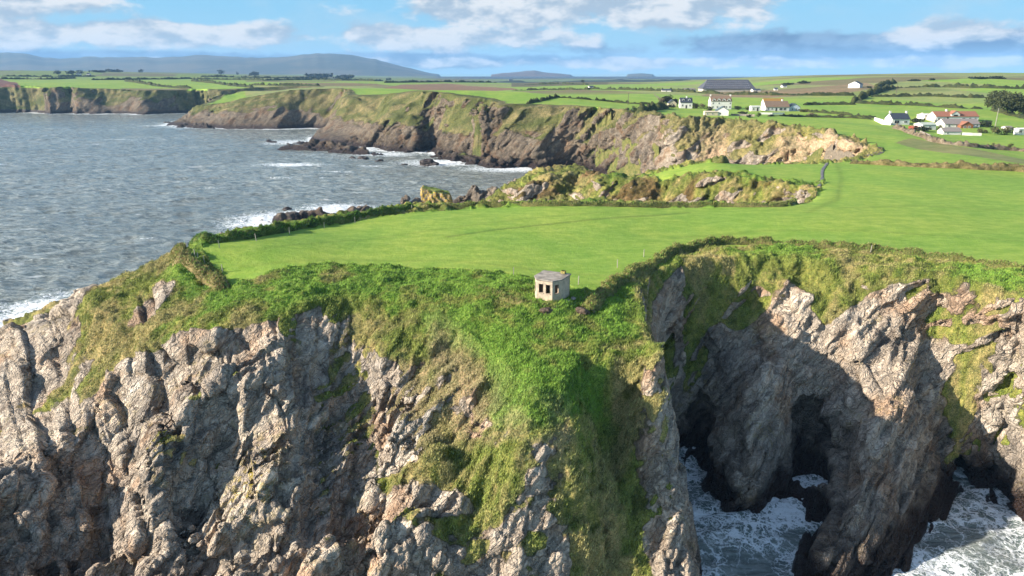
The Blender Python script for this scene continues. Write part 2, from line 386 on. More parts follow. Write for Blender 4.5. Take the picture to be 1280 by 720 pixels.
# ------------------------------------------------------------------ node helpers
class NT:
    def __init__(s, nt): s.nt = nt; s.n = nt.nodes; s.l = nt.links
    def new(s, t, **k):
        n = s.n.new(t)
        for a, b in k.items(): setattr(n, a, b)
        return n
    def set(s, n, **k):
        for a, b in k.items():
            i = n.inputs[a.replace('_', ' ')]
            s.plug(i, b)
    def plug(s, sock, v):
        if isinstance(v, bpy.types.NodeSocket): s.l.new(v, sock)
        elif isinstance(v, (tuple, list)) and len(v) == 3 and sock.type == 'RGBA': sock.default_value = (*v, 1)
        else: sock.default_value = v
    def math(s, op, a, b=None, c=None, clamp=False):
        n = s.new('ShaderNodeMath', operation=op); n.use_clamp = clamp
        s.plug(n.inputs[0], a)
        if b is not None: s.plug(n.inputs[1], b)
        if c is not None: s.plug(n.inputs[2], c)
        return n.outputs[0]
    def mix(s, f, a, b, mode='MIX'):
        n = s.new('ShaderNodeMix', data_type='RGBA', blend_type=mode)
        s.plug(n.inputs[0], f); s.plug(n.inputs[6], a); s.plug(n.inputs[7], b)
        return n.outputs[2]
    def noise(s, vec, scale, detail=4, rough=.55, dist=0.0, out=0):
        n = s.new('ShaderNodeTexNoise'); s.plug(n.inputs['Vector'], vec)
        n.inputs['Scale'].default_value = scale; n.inputs['Detail'].default_value = detail
        n.inputs['Roughness'].default_value = rough; n.inputs['Distortion'].default_value = dist
        return n.outputs[out]
    def vor(s, vec, scale, feat='F1', rnd=1.0, out='Distance'):
        n = s.new('ShaderNodeTexVoronoi', feature=feat); s.plug(n.inputs['Vector'], vec)
        n.inputs['Scale'].default_value = scale; n.inputs['Randomness'].default_value = rnd
        return n.outputs[out]
    def ramp(s, f, stops, interp='LINEAR'):
        n = s.new('ShaderNodeValToRGB'); s.plug(n.inputs[0], f); cr = n.color_ramp; cr.interpolation = interp
        while len(cr.elements) < len(stops): cr.elements.new(.5)
        for e, (p, c) in zip(cr.elements, stops):
            e.position = p; e.color = (*c, 1) if isinstance(c, tuple) else (c, c, c, 1)
        return n.outputs[0]
    def rng(s, v, a, b, c=0.0, d=1.0):
        n = s.new('ShaderNodeMapRange', interpolation_type='SMOOTHSTEP'); s.plug(n.inputs[0], v)
        for i, k in zip((1, 2, 3, 4), (a, b, c, d)): s.plug(n.inputs[i], k)
        return n.outputs[0]
    def scl(s, vec, v):
        n = s.new('ShaderNodeMapping'); s.plug(n.inputs[0], vec); n.inputs['Scale'].default_value = v
        return n
    def attr(s, name, out='Fac'):
        n = s.new('ShaderNodeAttribute', attribute_name=name); return n.outputs[out]
    def bump(s, h, strength, dist, normal=None):
        n = s.new('ShaderNodeBump'); s.plug(n.inputs['Height'], h)
        n.inputs['Strength'].default_value = strength; n.inputs['Distance'].default_value = dist
        if normal is not None: s.l.new(normal, n.inputs['Normal'])
        return n.outputs[0]
def new_mat(name):
    m = bpy.data.materials.new(name); m.use_nodes = True
    t = NT(m.node_tree); t.n.clear()
    o = t.new('ShaderNodeOutputMaterial'); p = t.new('ShaderNodeBsdfPrincipled')
    t.l.new(p.outputs[0], o.inputs[0])
    p.inputs['Specular IOR Level'].default_value = .25
    return m, t, p, o
def obco(t): return t.new('ShaderNodeNewGeometry').outputs['Position']
_simple = {}
def simple(name, col, rough=.8, var=.15, scale=3.0, bump=.0, metallic=0, col2=None):
    """procedural material: base colour broken up by noise"""
    if name in _simple: return _simple[name]
    m, t, p, o = new_mat(name)
    co = t.new('ShaderNodeTexCoord').outputs['Object']
    n = t.noise(co, scale, 5, .6)
    c2 = col2 or tuple(c*(1-var*2) for c in col); c1 = tuple(min(1, c*(1+var*.6)) for c in col)
    t.plug(p.inputs['Base Color'], t.mix(t.rng(n, .3, .7), c2, c1))
    p.inputs['Roughness'].default_value = rough; p.inputs['Metallic'].default_value = metallic
    if bump: t.l.new(t.bump(n, bump, .1), p.inputs['Normal'])
    _simple[name] = m
    return m

# ------------------------------------------------------------------ land: colours and fine relief
V, Q, GR = land_mesh()
GH = GR[2]
N = vnormals(V, Q)
def ground(x, y): return float(grid_sample(GH, np.array([x]), np.array([y]))[0])
def POLY(pts, e): return [P2(a, b, e) for a, b in pts]
NEAR_FIELD = POLY([(250,322),(300,307),(380,289),(460,274),(520,266),(600,261.5),(760,261),(985,261),(1012,256),(1024,240),(1030,226),(1040,211),(1062,207),(1280,217.5),(1500,228),(1700,240),
  (1700,460),(1450,372),(1280,337),(1200,326),(1100,313),(1000,306),(900,304.5),(850,309),(812,322),(785,338),(762,350),(745,359),(722,356),(700,349),(665,343),(620,337),(560,333.5),(500,331),(430,329),(370,334),(325,340),(296,344),(276,337)], 29.4)
MID_FIELD = POLY([(826,216),(812,211.5),(835,210.5),(900,209),(1035,206.5),(1036,212),(1026,226),(1016,230),(990,227),(930,221),(880,217)], 29.5)
BROWNS = [(POLY([(478,108.5),(500,103),(560,101),(640,104.5),(650,107),(600,109.5),(540,109)], 37), (.20,.13,.065)),
 (POLY([(-30,111),(-30,103),(0,103.5),(22,108),(28,111.5),(0,112)], 33.5), (.12,.06,.04)),
 (POLY([(876,115),(890,110.5),(940,111),(1000,111),(1080,109.5),(1100,112),(1060,114.5),(960,117)], 40), (.21,.17,.08)),
 (POLY([(340,103.6),(470,103.6),(500,106),(440,107),(380,105.5)], 36), (.17,.14,.06)),
 (POLY([(1120,172),(1140,168),(1280,182),(1400,195),(1400,205),(1280,190),(1180,182)], 33), (.20,.22,.07)),
 (POLY([(640,101),(760,99.5),(760,104),(640,104.5)], 35), (.10,.10,.045))]
TRACKS = [(np.array(POLY(p_, 29.6), F32), s_, w_) for p_, s_, w_ in [([(560,296),(620,288),(700,280.5),(780,273),(860,266)], .38, .55), ([(330,318),(420,304),(520,291),(640,277),(760,268)], .14, .5),
 ([(840,293),(950,286),(1080,287),(1200,293),(1400,306)], .16, .6), ([(1050,262),(1150,258),(1280,262),(1400,268)], .13, .8), ([(300,330),(420,322),(560,322),(680,333),(760,338)], .14, .6), ([(1045,205),(1052,225),(1048,250),(1010,268)], .18, .8)]]
def color_land(V, N):
    x, y, z = V[:, 0], V[:, 1], V[:, 2]
    r = np.hypot(x, y)
    dT = grid_sample(GR[3], x, y); dB = grid_sample(GR[4], x, y); hh = grid_sample(GH, x, y)
    near = r < 340
    tint = vn2(x/60, y/60, 71)
    # fields far away: patchwork
    a = .35; u = (x*np.cos(a)+y*np.sin(a))+30*vn2(x/200, y/200, 72); v = (-x*np.sin(a)+y*np.cos(a))+30*vn2(x/200, y/200, 73)
    k = 1+(r > 1200)*1.0
    fid = _G2[_PERM[_h(np.floor(u/(95*k)).astype(np.int64), np.floor(v/(120*k)).astype(np.int64), 5)]]
    green = np.array([.20, .33, .042]); dull = np.array([.15, .215, .055]); pale = np.array([.22, .27, .08])
    col = green[None]*np.ones((len(x), 1))
    f = np.clip(fid, -1, 1)[:, None]
    mixf = np.where(f > .55, 1.0, 0.0)*np.clip((r-500)/200, 0, 1)[:, None]
    col = col*(1-mixf)+pale*mixf
    mixd = np.where(f < -.6, 1.0, 0.0)*np.clip((r-600)/200, 0, 1)[:, None]
    col = col*(1-mixd)+np.array([.16, .15, .06])*mixd
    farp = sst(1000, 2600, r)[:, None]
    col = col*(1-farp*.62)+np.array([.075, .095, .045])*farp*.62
    for pl, c in BROWNS:
        m = pip(x, y, pl)&(z > 20); col[m] = np.array(c)*(1+.25*fbm2(x[m]/14, y[m]/7, 3, 75))[:, None]
    for tl, st, tw_ in TRACKS:
        pd = poly_dist(x, y, tl, closed=False, sign=False); col = col*(1-st*np.exp(-(pd/tw_)**2))[:, None]
    inf = near & (pip(x+.5*vn2(x/2, y/2, 76), y+.5*vn2(x/2, y/2, 77), NEAR_FIELD) | pip(x+.5*vn2(x/2, y/2, 76), y, MID_FIELD))
    # rough ground on the cliff margins
    wide = np.where(r < 340, 1e3, 7.0+4*vn2(x/25, y/25, 78))
    rough = (dT < wide) & ~inf & (dT < 1e2)
    rough &= ~((x > 66) & (y > 190) & (dT > 4)) 
    rough |= (r > 340) & (r < 1500) & (z < plateau(x, y)-1.2)
    n1 = fbm2(x/5.0, y/5.0, 4, 81); n2 = fbm2(x/1.3, y/1.1, 3, 82)
    g = np.clip(.5+1.2*n1+.5*n2+.30, 0, 1)
    # the cliff margin proper is paler and browner
    drym = sst(6.0, -3, dT)*.75
    drym = np.clip(drym+sst(340, 420, r)*.25, 0, 1)
    tongue = (r < 125)*sst(-21, -15, x+2*n1)*sst(-3.5, -.5, dT+2*n1)*sst(13.5, 9.5, x+2*n1); drym = drym*(1-tongue)
    g = np.clip(g-drym*(.55+.5*n1)+.06*(r < 140)*sst(-3, 2, dT)+.25*tongue-.55*sst(-44, -58, x)*(r < 200), 0, 1); g = (g*(1-.6*sst(180, 300, r)))[:, None]
    lush = np.array([.155, .275, .036]); straw = np.array([.31, .28, .105]); olive = np.array([.20, .235, .05])
    rc = straw*(1-sst(0, .5, g))+olive*sst(0, .5, g)
    rc = rc*(1-sst(.45, .9, g))+lush*sst(.45, .9, g)
    dark = np.clip((n2-.25)*2.2, 0, .6)[:, None]
    rc = rc*(1-dark*.5)
    col[rough] = rc[rough]
    # shaded grassy hollow and slopes of the headland are greener; heather on the outcrops
    heat = ((np.abs(x-12) < 32) & (y > 226) & (y < 290) & (z > 15)) | ((np.abs(x-40) < 30) & (y > 186) & (y < 216) & (dT < 4))
    hm = .75*(sst(-.1, .35, fbm2(x/9, y/6, 3, 83)+.12)*heat*rough*(dT < 2.5))[:, None]
    col = col*(1-hm)+np.array([.13, .075, .035])*hm
    lef = ((x < 2) & (y > 225) & (y < 275) & (x > -12))[:, None]*.6
    col = col*(1-lef)+np.array([.16, .21, .04])*lef
    # how much plant cover: flat = full, steep = none, more in the upper part
    slope = N[:, 2]
    cov = sst(.50, .78, slope+.10*fbm2(x/4, y/4, 3, 84))
    top = np.clip((z-12)/17, -.3, 1)
    sc = np.clip(r/90, .8, 6)
    n3 = fbm2(x/(6*sc), (y+z)/(6*sc), 4, 85)
    up = sst(.20, .62, top+n3*.55-np.clip(-dT/sc-7.0, 0, 30)*.055)   # upper cliffs carry grass
    cov = np.clip(cov*sst(-.15, .35, top+n3*.5)*1.0, 0, 1)
    cov = np.maximum(cov, up*sst(.12, .50, slope+.2*n3))
    cov = np.where(dT > .5*sc, 1.0, cov)
    far = sst(380, 420, r)*(y > 0)
    cov = np.maximum(cov, far*sst(8, 22, z+14*n3)*sst(.05, .3, slope))
    # near west face is mostly bare rock; the seaward slope of the headland keeps thin turf
    west = (r < 130)*sst(-17, -30, x+6*n3)*sst(0, -1.2, dT+0.8*n3)*(y < 110)
    cov = cov*(1-.93*west*(1-.75*sst(.25, .4, fbm2(x/5, y/5, 3, 86))*(slope > .5)))
    spur = (r < 100)*sst(-22, -9, x+3*n3)*(1-sst(13, 17, x))*sst(-32, -18, dT)
    cov = np.maximum(cov, spur*sst(-.35, .15, n3+.45*sst(-5, -1, dT)-.05+.30*sst(-15, 0, dT)+.35*((x > 6)&(x < 14))-.05))
    # steep left shelf: thin
    shelf = (x < -50) & (r < 180)
    cov = np.where(shelf, np.minimum(cov, np.maximum(.12, sst(-.05, .35, fbm2(x/9, y/9, 4, 87)+.42*sst(-75, -50, x)))), cov)
    LV = 5.6-3.4*sst(46, 56, x)-3.6*(x < 27)
    cov = np.where((y < 122) & (x > 17.5) & (dT < -.3), np.maximum(sst(-LV-1.2, -LV+1.2, dT+5*n3)*sst(.05, .3, slope+.1), cov*.35*(n3 > .30)), cov)
    cov = cov*sst(1.5, 6, z+2*n3)
    cov = np.where((np.hypot(x-STACK[0], y-STACK[1]) < 9), sst(17.2, 18.6, z+1.2*n3), cov)
    dryer = (spur > .3)
    dd = (sst(.3, -.4, n3+.2*n1+.1)*dryer*sst(1, -4, dT)*(x < 6))[:, None]
    col = col*(1-dd*.8)+np.array([.30, .25, .14])*dd*.8
    # lichen
    lich = sst(.25, .5, fbm2(x/4, (y+z)/4, 3, 88))*.7
    lich = np.where(np.hypot(x-STACK[0], y-STACK[1]) < 10, sst(2, 9, z+6*vn2(x/2, (y+z)/2, 89))*1.4, lich*.5)
    fr = (sst(330, 400, r)*.8)[:, None]
    fm_ = sst(-.35, .4, fbm2(x/16, (y+1.5*z)/10, 5, 66))[:, None]; rg_ = col[:, 1:2]*0+1
    fcol = np.array([.10, .135, .035])*(1-fm_)+np.array([.225, .215, .09])*fm_
    col = np.where(rough[:, None], col*(1-fr)+fcol*fr/np.array([.48, .50, .42])*.70, col)
    b1 = np.exp(-((x-97)/6.5)**4-((y-338)/16)**4)*(z < 33)*(dT < 1); b2 = sst(108, 114, x)*sst(262, 272, y)*sst(330, 318, y)*(dT < .5)*sst(-.3, .1, fbm2(x/6, (y+z)/5, 4, 67)+.12)
    bb = np.clip(.9*b1+.75*b2, 0, 1)[:, None]; col = col*(1-bb)+np.array([.50, .385, .255])*bb
    cov = np.maximum(cov, bb[:, 0])
    lx, ly = P2(325, 690, 5); lich = np.maximum(lich, 1.5*np.exp(-((x-lx)/3.2)**2-((y-ly)/4)**2))
    col = np.where(rough[:, None], col*(1-fr)+col*np.array([.48, .50, .42])*fr, col)
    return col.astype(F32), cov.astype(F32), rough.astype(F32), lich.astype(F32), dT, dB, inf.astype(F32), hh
# fine displacement
lcol, lcov, lrough, llich, ldT, ldB, linf, lhh = color_land(V, N)
x, y, z = V.T; r_ = np.hypot(x, y); s = np.clip(r_/80, .7, 4)
m = (r_ < 600) & (lcov < .98) & (ldB > -30)
u = (x*.74-z*.67)/s; v = y/s; w = (x*.67+z*.74)/s
d = np.zeros(len(V), F32)
a = u[m]; b = v[m]; c = w[m]
rid = (1-2*np.abs(vn3(a/1.1, b/1.1, c/3.2, 91)))*.30+(1-2*np.abs(vn3(a/.55+3, b/.55, c/1.3, 92)))*.17+vn3(a/.28, b/.28, c/.5, 93)*.09
def blocks(a, b, c, seed):
    # random step per rock block: nearest of jittered cell centres
    fa = np.floor(a).astype(np.int64); fb = np.floor(b).astype(np.int64); fc = np.floor(c).astype(np.int64)
    d1 = np.full(a.shape, 9., F32); d2 = d1.copy(); v1 = np.zeros(a.shape, F32)
    for i in (-1, 0, 1):
        for j in (-1, 0, 1):
            for k in (-1, 0, 1):
                ia = fa+i; ib = fb+j; ic = fc+k; hs = _PERM[_h(ia, ib, ic+seed)]
                px_ = ia+.5+.45*_G2[hs]-a; py_ = ib+.5+.45*_G2[(hs+1311) & 4095]-b; pz_ = ic+.5+.45*_G2[(hs+2777) & 4095]-c
                dd = (px_*px_+py_*py_+pz_*pz_).astype(F32); vv = _G2[(hs+777) & 4095]+.9*px_*_G2[(hs+99) & 4095]+.9*pz_*_G2[(hs+199) & 4095]
                cl = dd < d1; d2 = np.where(cl, d1, np.minimum(d2, dd)); v1 = np.where(cl, vv, v1); d1 = np.where(cl, dd, d1)
    return (v1-.55*np.exp(-(np.sqrt(d2)-np.sqrt(d1))/.09)).astype(F32)
wa = .35*vn3(a/1.3, b/1.3, c/1.3, 97); wb_ = .35*vn3(a/1.3, b/1.3, c/1.3, 98)
west = sst(10, -5, x[m])*(r_[m] < 190)
rid = rid*(.7-.25*west)+(.42+.22*west)*blocks((a+wa)/2.3, (b+wb_)/2.0, c/4.2, 5)+.20*blocks((a+wa)/.95, (b+wb_)/.8, c/1.7, 9)
d[m] = (rid*s[m]*(1-.8*lcov[m])).astype(F32)
m2 = (lrough > 0) & (r_ < 420)
tus = .40*(fbm2(x[m2]/1.5, y[m2]/1.2, 3, 95)+.35*np.abs(vn2(x[m2]/.7, y[m2]/.7, 96)))+.30*vn2(x[m2]/3.6, y[m2]/3.6, 97)
d[m2] += (tus*s[m2]*lcov[m2]).astype(F32)
V += N*d[:, None]
Nf = vnormals(V, Q)
cur = d
# edge/occlusion-free masks only
land_me = np_mesh('land', V, Q)
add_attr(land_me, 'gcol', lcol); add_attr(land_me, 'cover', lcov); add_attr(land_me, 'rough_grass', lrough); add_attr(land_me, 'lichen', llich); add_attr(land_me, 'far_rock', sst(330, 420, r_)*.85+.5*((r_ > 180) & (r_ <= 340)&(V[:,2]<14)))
def land_material():
    m, t, p, o = new_mat('land_surface')
    co = obco(t); geo = t.new('ShaderNodeNewGeometry')
    z = t.new('ShaderNodeSeparateXYZ'); t.plug(z.inputs[0], co); Z = z.outputs[2]
    rot = t.new('ShaderNodeMapping'); t.plug(rot.inputs[0], co); rot.inputs['Rotation'].default_value = (0.1, R(-42), 0.1)
    dip = t.scl(rot.outputs[0], (1, 1, .28)).outputs[0]; strat = t.scl(rot.outputs[0], (1.5, .5, .09)).outputs[0]
    wn = t.new('ShaderNodeVectorMath', operation='ADD'); t.plug(wn.inputs[0], dip)
    wsc = t.new('ShaderNodeVectorMath', operation='SCALE'); t.plug(wsc.inputs[0], t.noise(co, .35, 3, .6, out=1)); wsc.inputs['Scale'].default_value = 4.0
    t.plug(wn.inputs[1], wsc.outputs[0]); dipw = wn.outputs[0]
    # rock colour
    n_big = t.noise(co, .055, 5, .6); n_mid = t.noise(dipw, .45, 6, .65); n_fine = t.noise(dipw, 2.6, 6, .7)
    rock = t.ramp(t.math('ADD', t.math('MULTIPLY', n_big, .5), t.math('MULTIPLY', n_mid, .5)),
        [(.34, (.17, .148, .128)), (.41, (.37, .305, .24)), (.48, (.56, .46, .355)), (.55, (.68, .57, .445)), (.64, (.77, .675, .55))])
    rock = t.mix(t.rng(n_fine, .35, .7, .0, .55), rock, t.mix(.5, rock, (.55, .50, .43)))
    crack = t.vor(dipw, .85, 'DISTANCE_TO_EDGE'); crack2 = t.vor(dipw, 2.7, 'DISTANCE_TO_EDGE')
    ck = t.math('MULTIPLY', t.rng(crack, .0, .06, .68, 1), t.rng(crack2, 0, .10, .82, 1))
    rock = t.mix(1.0, rock, ck, 'MULTIPLY')
    cellc = t.new('ShaderNodeTexVoronoi'); t.plug(cellc.inputs['Vector'], dipw); cellc.inputs['Scale'].default_value = .85
    cs = t.new('ShaderNodeSeparateColor'); t.plug(cs.inputs[0], cellc.outputs['Color'])
    ns = t.noise(strat, 1.3, 4, .7, .25)
    rock = t.mix(t.rng(ns, .40, .50, .40, 0), rock, t.mix(1.0, rock, (.45, .42, .42), 'MULTIPLY'))
    rock = t.mix(.35, rock, t.mix(1.0, rock, t.rng(cs.outputs[0], 0, 1, .55, 1.5), 'MULTIPLY'))
    hb_ = t.noise(co, .10, 5, .62, .4); hb2 = t.noise(strat, .5, 4, .6)
    rock = t.mix(t.rng(hb_, .50, .64, 0, .75), rock, t.mix(1.0, rock, (.92, .70, .55), 'MULTIPLY'))
    rock = t.mix(t.rng(hb_, .48, .36, 0, .75), rock, t.mix(1.0, rock, (.60, .62, .66), 'MULTIPLY'))
    rock = t.mix(t.rng(hb2, .42, .34, 0, .6), rock, t.mix(1.0, rock, (.42, .38, .37), 'MULTIPLY'))
    # orange iron stain and lichen
    st = t.math('MULTIPLY', t.rng(t.noise(co, .11, 4, .6), .58, .72), t.rng(n_mid, .4, .6))
    rock = t.mix(t.math('MULTIPLY', st, .55), rock, (.38, .21, .075))
    li = t.math('MULTIPLY', t.attr('lichen'), t.rng(t.noise(co, .9, 5, .7), .48, .60))
    rock = t.mix(t.math('MULTIPLY', li, .75), rock, (.42, .33, .06))
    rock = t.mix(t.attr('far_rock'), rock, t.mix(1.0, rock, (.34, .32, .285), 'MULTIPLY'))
    # wet tide band
    nz = t.math('ADD', Z, t.math('MULTIPLY', t.noise(co, .3, 4, .6), -6.0))
    wet = t.rng(nz, -1.2, 2.6, 1, 0)
    rock = t.mix(wet, rock, t.mix(n_mid, (.028, .016, .014), (.075, .05, .042)))
    mid = t.rng(nz, 2.0, 9.0, .45, 0)
    rock = t.mix(mid, rock, t.mix(1.0, rock, (.42, .40, .40), 'MULTIPLY'))
    # plants
    gc = t.attr('gcol', 'Color')
    gn = t.noise(co, 1.1, 5, .7); gf = t.noise(co, 6.0, 3, .7); gw = t.noise(co, .13, 6, .72)
    rg = t.attr('rough_grass')
    gcv = t.mix(t.rng(gn, .34, .66), t.mix(1.0, gc, (.62, .66, .62), 'MULTIPLY'), t.mix(1.0, gc, (1.35, 1.22, 1.3), 'MULTIPLY'))
    gcr = t.mix(t.rng(gf, .36, .64), t.mix(1.0, gcv, (.5, .55, .5), 'MULTIPLY'), t.mix(1.0, gcv, (1.35, 1.2, 1.3), 'MULTIPLY'))
    # smooth field: faint streaks and patches
    strk = t.noise(t.scl(co, (.22, .45, .1)).outputs[0], 1.0, 5, .65); pat = t.noise(co, .035, 4, .6)
    fl = t.mix(t.rng(strk, .36, .66), t.mix(1.0, gc, (.86, .90, .86), 'MULTIPLY'), t.mix(1.0, gc, (1.22, 1.08, 1.3), 'MULTIPLY'))
    fl = t.mix(t.rng(pat, .38, .62), fl, t.mix(1.0, fl, (1.32, 1.10, 1.2), 'MULTIPLY'))
    fl = t.mix(t.rng(gn, .36, .64, 0, .6), fl, t.mix(1.0, fl, (.72, .82, .7), 'MULTIPLY')); fl = t.mix(t.rng(gf, .3, .7, 0, .45), fl, t.mix(1.0, fl, (.70, .78, .7), 'MULTIPLY'))
    gcr = t.mix(t.rng(gw, .38, .62), t.mix(1.0, gcr, (.62, .68, .6), 'MULTIPLY'), t.mix(1.0, gcr, (1.15, 1.1, 1.1), 'MULTIPLY'))
    veg = t.mix(rg, fl, gcr)
    cv = t.attr('cover')
    edge = t.math('ADD', cv, t.math('MULTIPLY', t.math('ADD', t.math('MULTIPLY', gn, .6), t.math('MULTIPLY', n_fine, .4)), .9))
    cf = t.rng(edge, .86, 1.02)
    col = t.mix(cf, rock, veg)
    t.plug(p.inputs['Base Color'], col)
    t.plug(p.inputs['Roughness'], t.math('SUBTRACT', .92, t.math('MULTIPLY', wet, .5)))
    # relief too fine for the mesh
    hr = t.math('ADD', t.math('ADD', t.math('MULTIPLY', t.rng(crack, 0, .16), .35), t.math('MULTIPLY', ns, .9)), t.math('ADD', t.math('MULTIPLY', t.rng(crack2, 0, .2), .12), t.math('MULTIPLY', t.math('ADD', n_fine, t.math('MULTIPLY', cs.outputs[1], .8)), .38)))
    hg = t.math('ADD', t.math('MULTIPLY', gn, t.math('ADD', .12, t.math('MULTIPLY', rg, .35))), t.math('MULTIPLY', gf, t.math('ADD', .05, t.math('MULTIPLY', rg, .12))))
    hh = t.new('ShaderNodeMix', data_type='FLOAT'); t.plug(hh.inputs[0], cf); t.plug(hh.inputs[2], hr); t.plug(hh.inputs[3], hg)
    b = t.bump(hh.outputs[0], 1.0, 1.0)
    t.l.new(b, p.inputs['Normal'])
    return m
land_me.materials.append(land_material())
land = bpy.data.objects.new('ground', land_me); C.objects.link(land); land['kind'] = 'structure'
# ------------------------------------------------------------------ sea
def make_sea():
    rs = [9.0]
    while rs[-1] < 9000:
        rs.append(rs[-1]*(1+(.0045 if rs[-1] > 55 and rs[-1] < 1300 else .02)))
    rs = np.array(rs, F32); th = np.linspace(R(-75), R(62), 700).astype(F32)
    RR, TT = np.meshgrid(rs, th, indexing='ij')
    X = RR*np.sin(TT); Y = RR*np.cos(TT)
    dB = np.empty_like(X)
    for i in range(0, len(rs), 100):
        s = slice(i, i+100)
        xx, yy = X[s], Y[s]; sc = np.clip(np.hypot(xx, yy)/90, .8, 7)
        wx = 2.2*sc*vn2(xx/(11*sc), yy/(11*sc), 11)+1.0*sc*vn2(xx/(4.2*sc), yy/(4.2*sc), 12)
        wy = 2.2*sc*vn2(xx/(11*sc), yy/(11*sc), 13)+1.0*sc*vn2(xx/(4.2*sc), yy/(4.2*sc), 14)
        dB[s] = poly_dist(xx+wx, yy+wy, B_POLY)
    # swell and chop: crests run roughly across the view
    a = .45; u = X*np.cos(a)+Y*np.sin(a); v = -X*np.sin(a)+Y*np.cos(a)
    z = .42*vn2(u/22, v/9, 101)+.30*(1-2*np.abs(vn2(u/11, v/4.6, 102)))+.17*(1-2*np.abs(vn2(u/5.2+2, v/2.3, 103)))+.09*vn2(u/2.2, v/1.1, 104)
    calm = np.where((X > -30)&(Y > 300), .5, 1)
    z = z*calm*1.25
    z = z*(1-.7*sst(500, 2500, RR))-.05
    crest = z.copy()
    # foam: a belt along the rocks, heavier in the coves and round the reefs
    k = np.where((RR < 130) & (X > 0), 11.0, np.where(RR < 260, 9.0, np.clip(RR/32, 9, 30)))
    foam = np.exp(np.minimum(dB, 0)/k)*.72
    foam = np.where(dB > -k*.25, np.maximum(foam, .80), foam)
    foam = np.where((RR < 115) & (X > 15), np.clip(foam, .54, .62)+.24*vn2(X/7, Y/5, 105), foam)
    for px, py, w, hgt, A in [(345,275,75,16,.92),(420,262,60,10,.85),(300,290,35,10,.7),(60,385,80,14,.85),(100,370,80,12,.6),(20,400,60,20,.9),
        (365,206,60,2.6,.85),(150,175,40,1.5,.5),(405,222,10,1.5,.6),(180,300,30,3,.5),(265,235,30,3,.5),(360,178,40,5,.75),(430,195,60,4,.42),(470,186,70,4,.8),(560,203,80,6,.85),(640,211,80,5,.85),(480,193,60,3.5,.8),(420,215,40,1.6,.6),(350,222,30,1.6,.55),(470,208,40,1.8,.6),(250,158,60,3.5,.75),(205,157,35,2,.7),(720,214,40,2.5,.9),(500,212,50,3,.25),(440,200,40,4,.45),(330,168,60,4,.3)]:
        cx, cy = P2(px, py, 0); x1, _ = P2(px+w, py, 0); _, y1 = P2(px, py-hgt, 0)
        g = A*np.exp(-((X-cx)/(x1-cx))**2-((Y-cy)/(y1-cy))**2)
        foam = np.maximum(foam, g)
    # water right under the mountains is a quiet sheet; no vertices where the land stands well above it
    nr, nt = X.shape
    Vs = np.stack([X.ravel(), Y.ravel(), z.ravel()], 1)
    i, j = np.meshgrid(np.arange(nr-1), np.arange(nt-1), indexing='ij')
    q = np.stack([i*nt+j, (i+1)*nt+j, (i+1)*nt+j+1, i*nt+j+1], -1).reshape(-1, 4)
    deep = (np.minimum.reduce([dB.ravel()[q[:, k_]] for k_ in range(4)]) > np.maximum(14, RR.ravel()[q[:, 0]]*.1))
    q = q[~deep][:, ::-1]
    used = np.zeros(len(Vs), bool); used[q.ravel()] = True; rm = np.cumsum(used)-1
    me = np_mesh('sea', Vs[used], rm[q])
    add_attr(me, 'foam', foam.ravel()[used])
    m, t, p, o = new_mat('sea_water')
    co = obco(t)
    mp = t.new('ShaderNodeMapping'); t.plug(mp.inputs[0], co); mp.inputs['Rotation'].default_value = (0, 0, R(-26)); mp.inputs['Scale'].default_value = (.42, 1, 1)
    w1 = t.noise(mp.outputs[0], .35, 8, .62, .3); w2 = t.noise(mp.outputs[0], 1.4, 5, .6, .2); w0 = t.noise(mp.outputs[0], .06, 4, .55)
    f = t.attr('foam')
    # marbled foam
    wv = t.new('ShaderNodeVectorMath', operation='ADD'); t.plug(wv.inputs[0], co)
    ws = t.new('ShaderNodeVectorMath', operation='SCALE'); t.plug(ws.inputs[0], t.noise(co, .22, 5, .65, out=1)); ws.inputs['Scale'].default_value = 7.0
    t.plug(wv.inputs[1], ws.outputs[0]); wv = wv.outputs[0]
    e1 = t.vor(wv, .42, 'DISTANCE_TO_EDGE'); e2 = t.vor(wv, 1.1, 'DISTANCE_TO_EDGE')
    lace = t.math('MAXIMUM', t.rng(e1, .0, .16, 1, 0), t.math('MULTIPLY', t.rng(e2, .0, .2, 1, 0), .75))
    fn = t.noise(wv, .5, 6, .7)
    s1 = t.math('ADD', t.math('MULTIPLY', lace, .42), t.math('MULTIPLY', fn, .75))
    fm = t.math('ADD', s1, f)
    foamf = t.rng(fm, 1.04, 1.36)
    # whitecaps on the open water
    cap = t.math('MULTIPLY', t.rng(t.noise(t.scl(mp.outputs[0], (.6, 1, 1)).outputs[0], .16, 7, .68), .615, .69), t.rng(w0, .42, .55))
    capf = t.math('MULTIPLY', cap, .6)
    foamf = t.math('MAXIMUM', foamf, capf)
    body = t.mix(t.rng(t.math('ADD', t.math('MULTIPLY', w1, .6), t.math('MULTIPLY', w2, .4)), .40, .62), (.11, .13, .122), (.38, .405, .375))
    body = t.mix(t.rng(f, .25, .85), body, (.16, .22, .205))
    body = t.mix(t.rng(t.noise(co, .012, 3, .5), .4, .65, 0, .5), body, (.14, .165, .16))
    t.plug(p.inputs['Base Color'], t.mix(foamf, body, (.80, .83, .84)))
    t.plug(p.inputs['Roughness'], t.rng(foamf, 0, 1, .16, .8))
    p.inputs['IOR'].default_value = 1.33; p.inputs['Specular IOR Level'].default_value = .5
    hb = t.math('ADD', t.math('ADD', t.math('MULTIPLY', w1, 2.0), t.math('MULTIPLY', w2, .5)), t.math('MULTIPLY', foamf, .12))
    t.l.new(t.bump(hb, .8, 1.0), p.inputs['Normal'])
    me.materials.append(m)
    ob = bpy.data.objects.new('sea', me); C.objects.link(ob); ob['kind'] = 'structure'
make_sea()

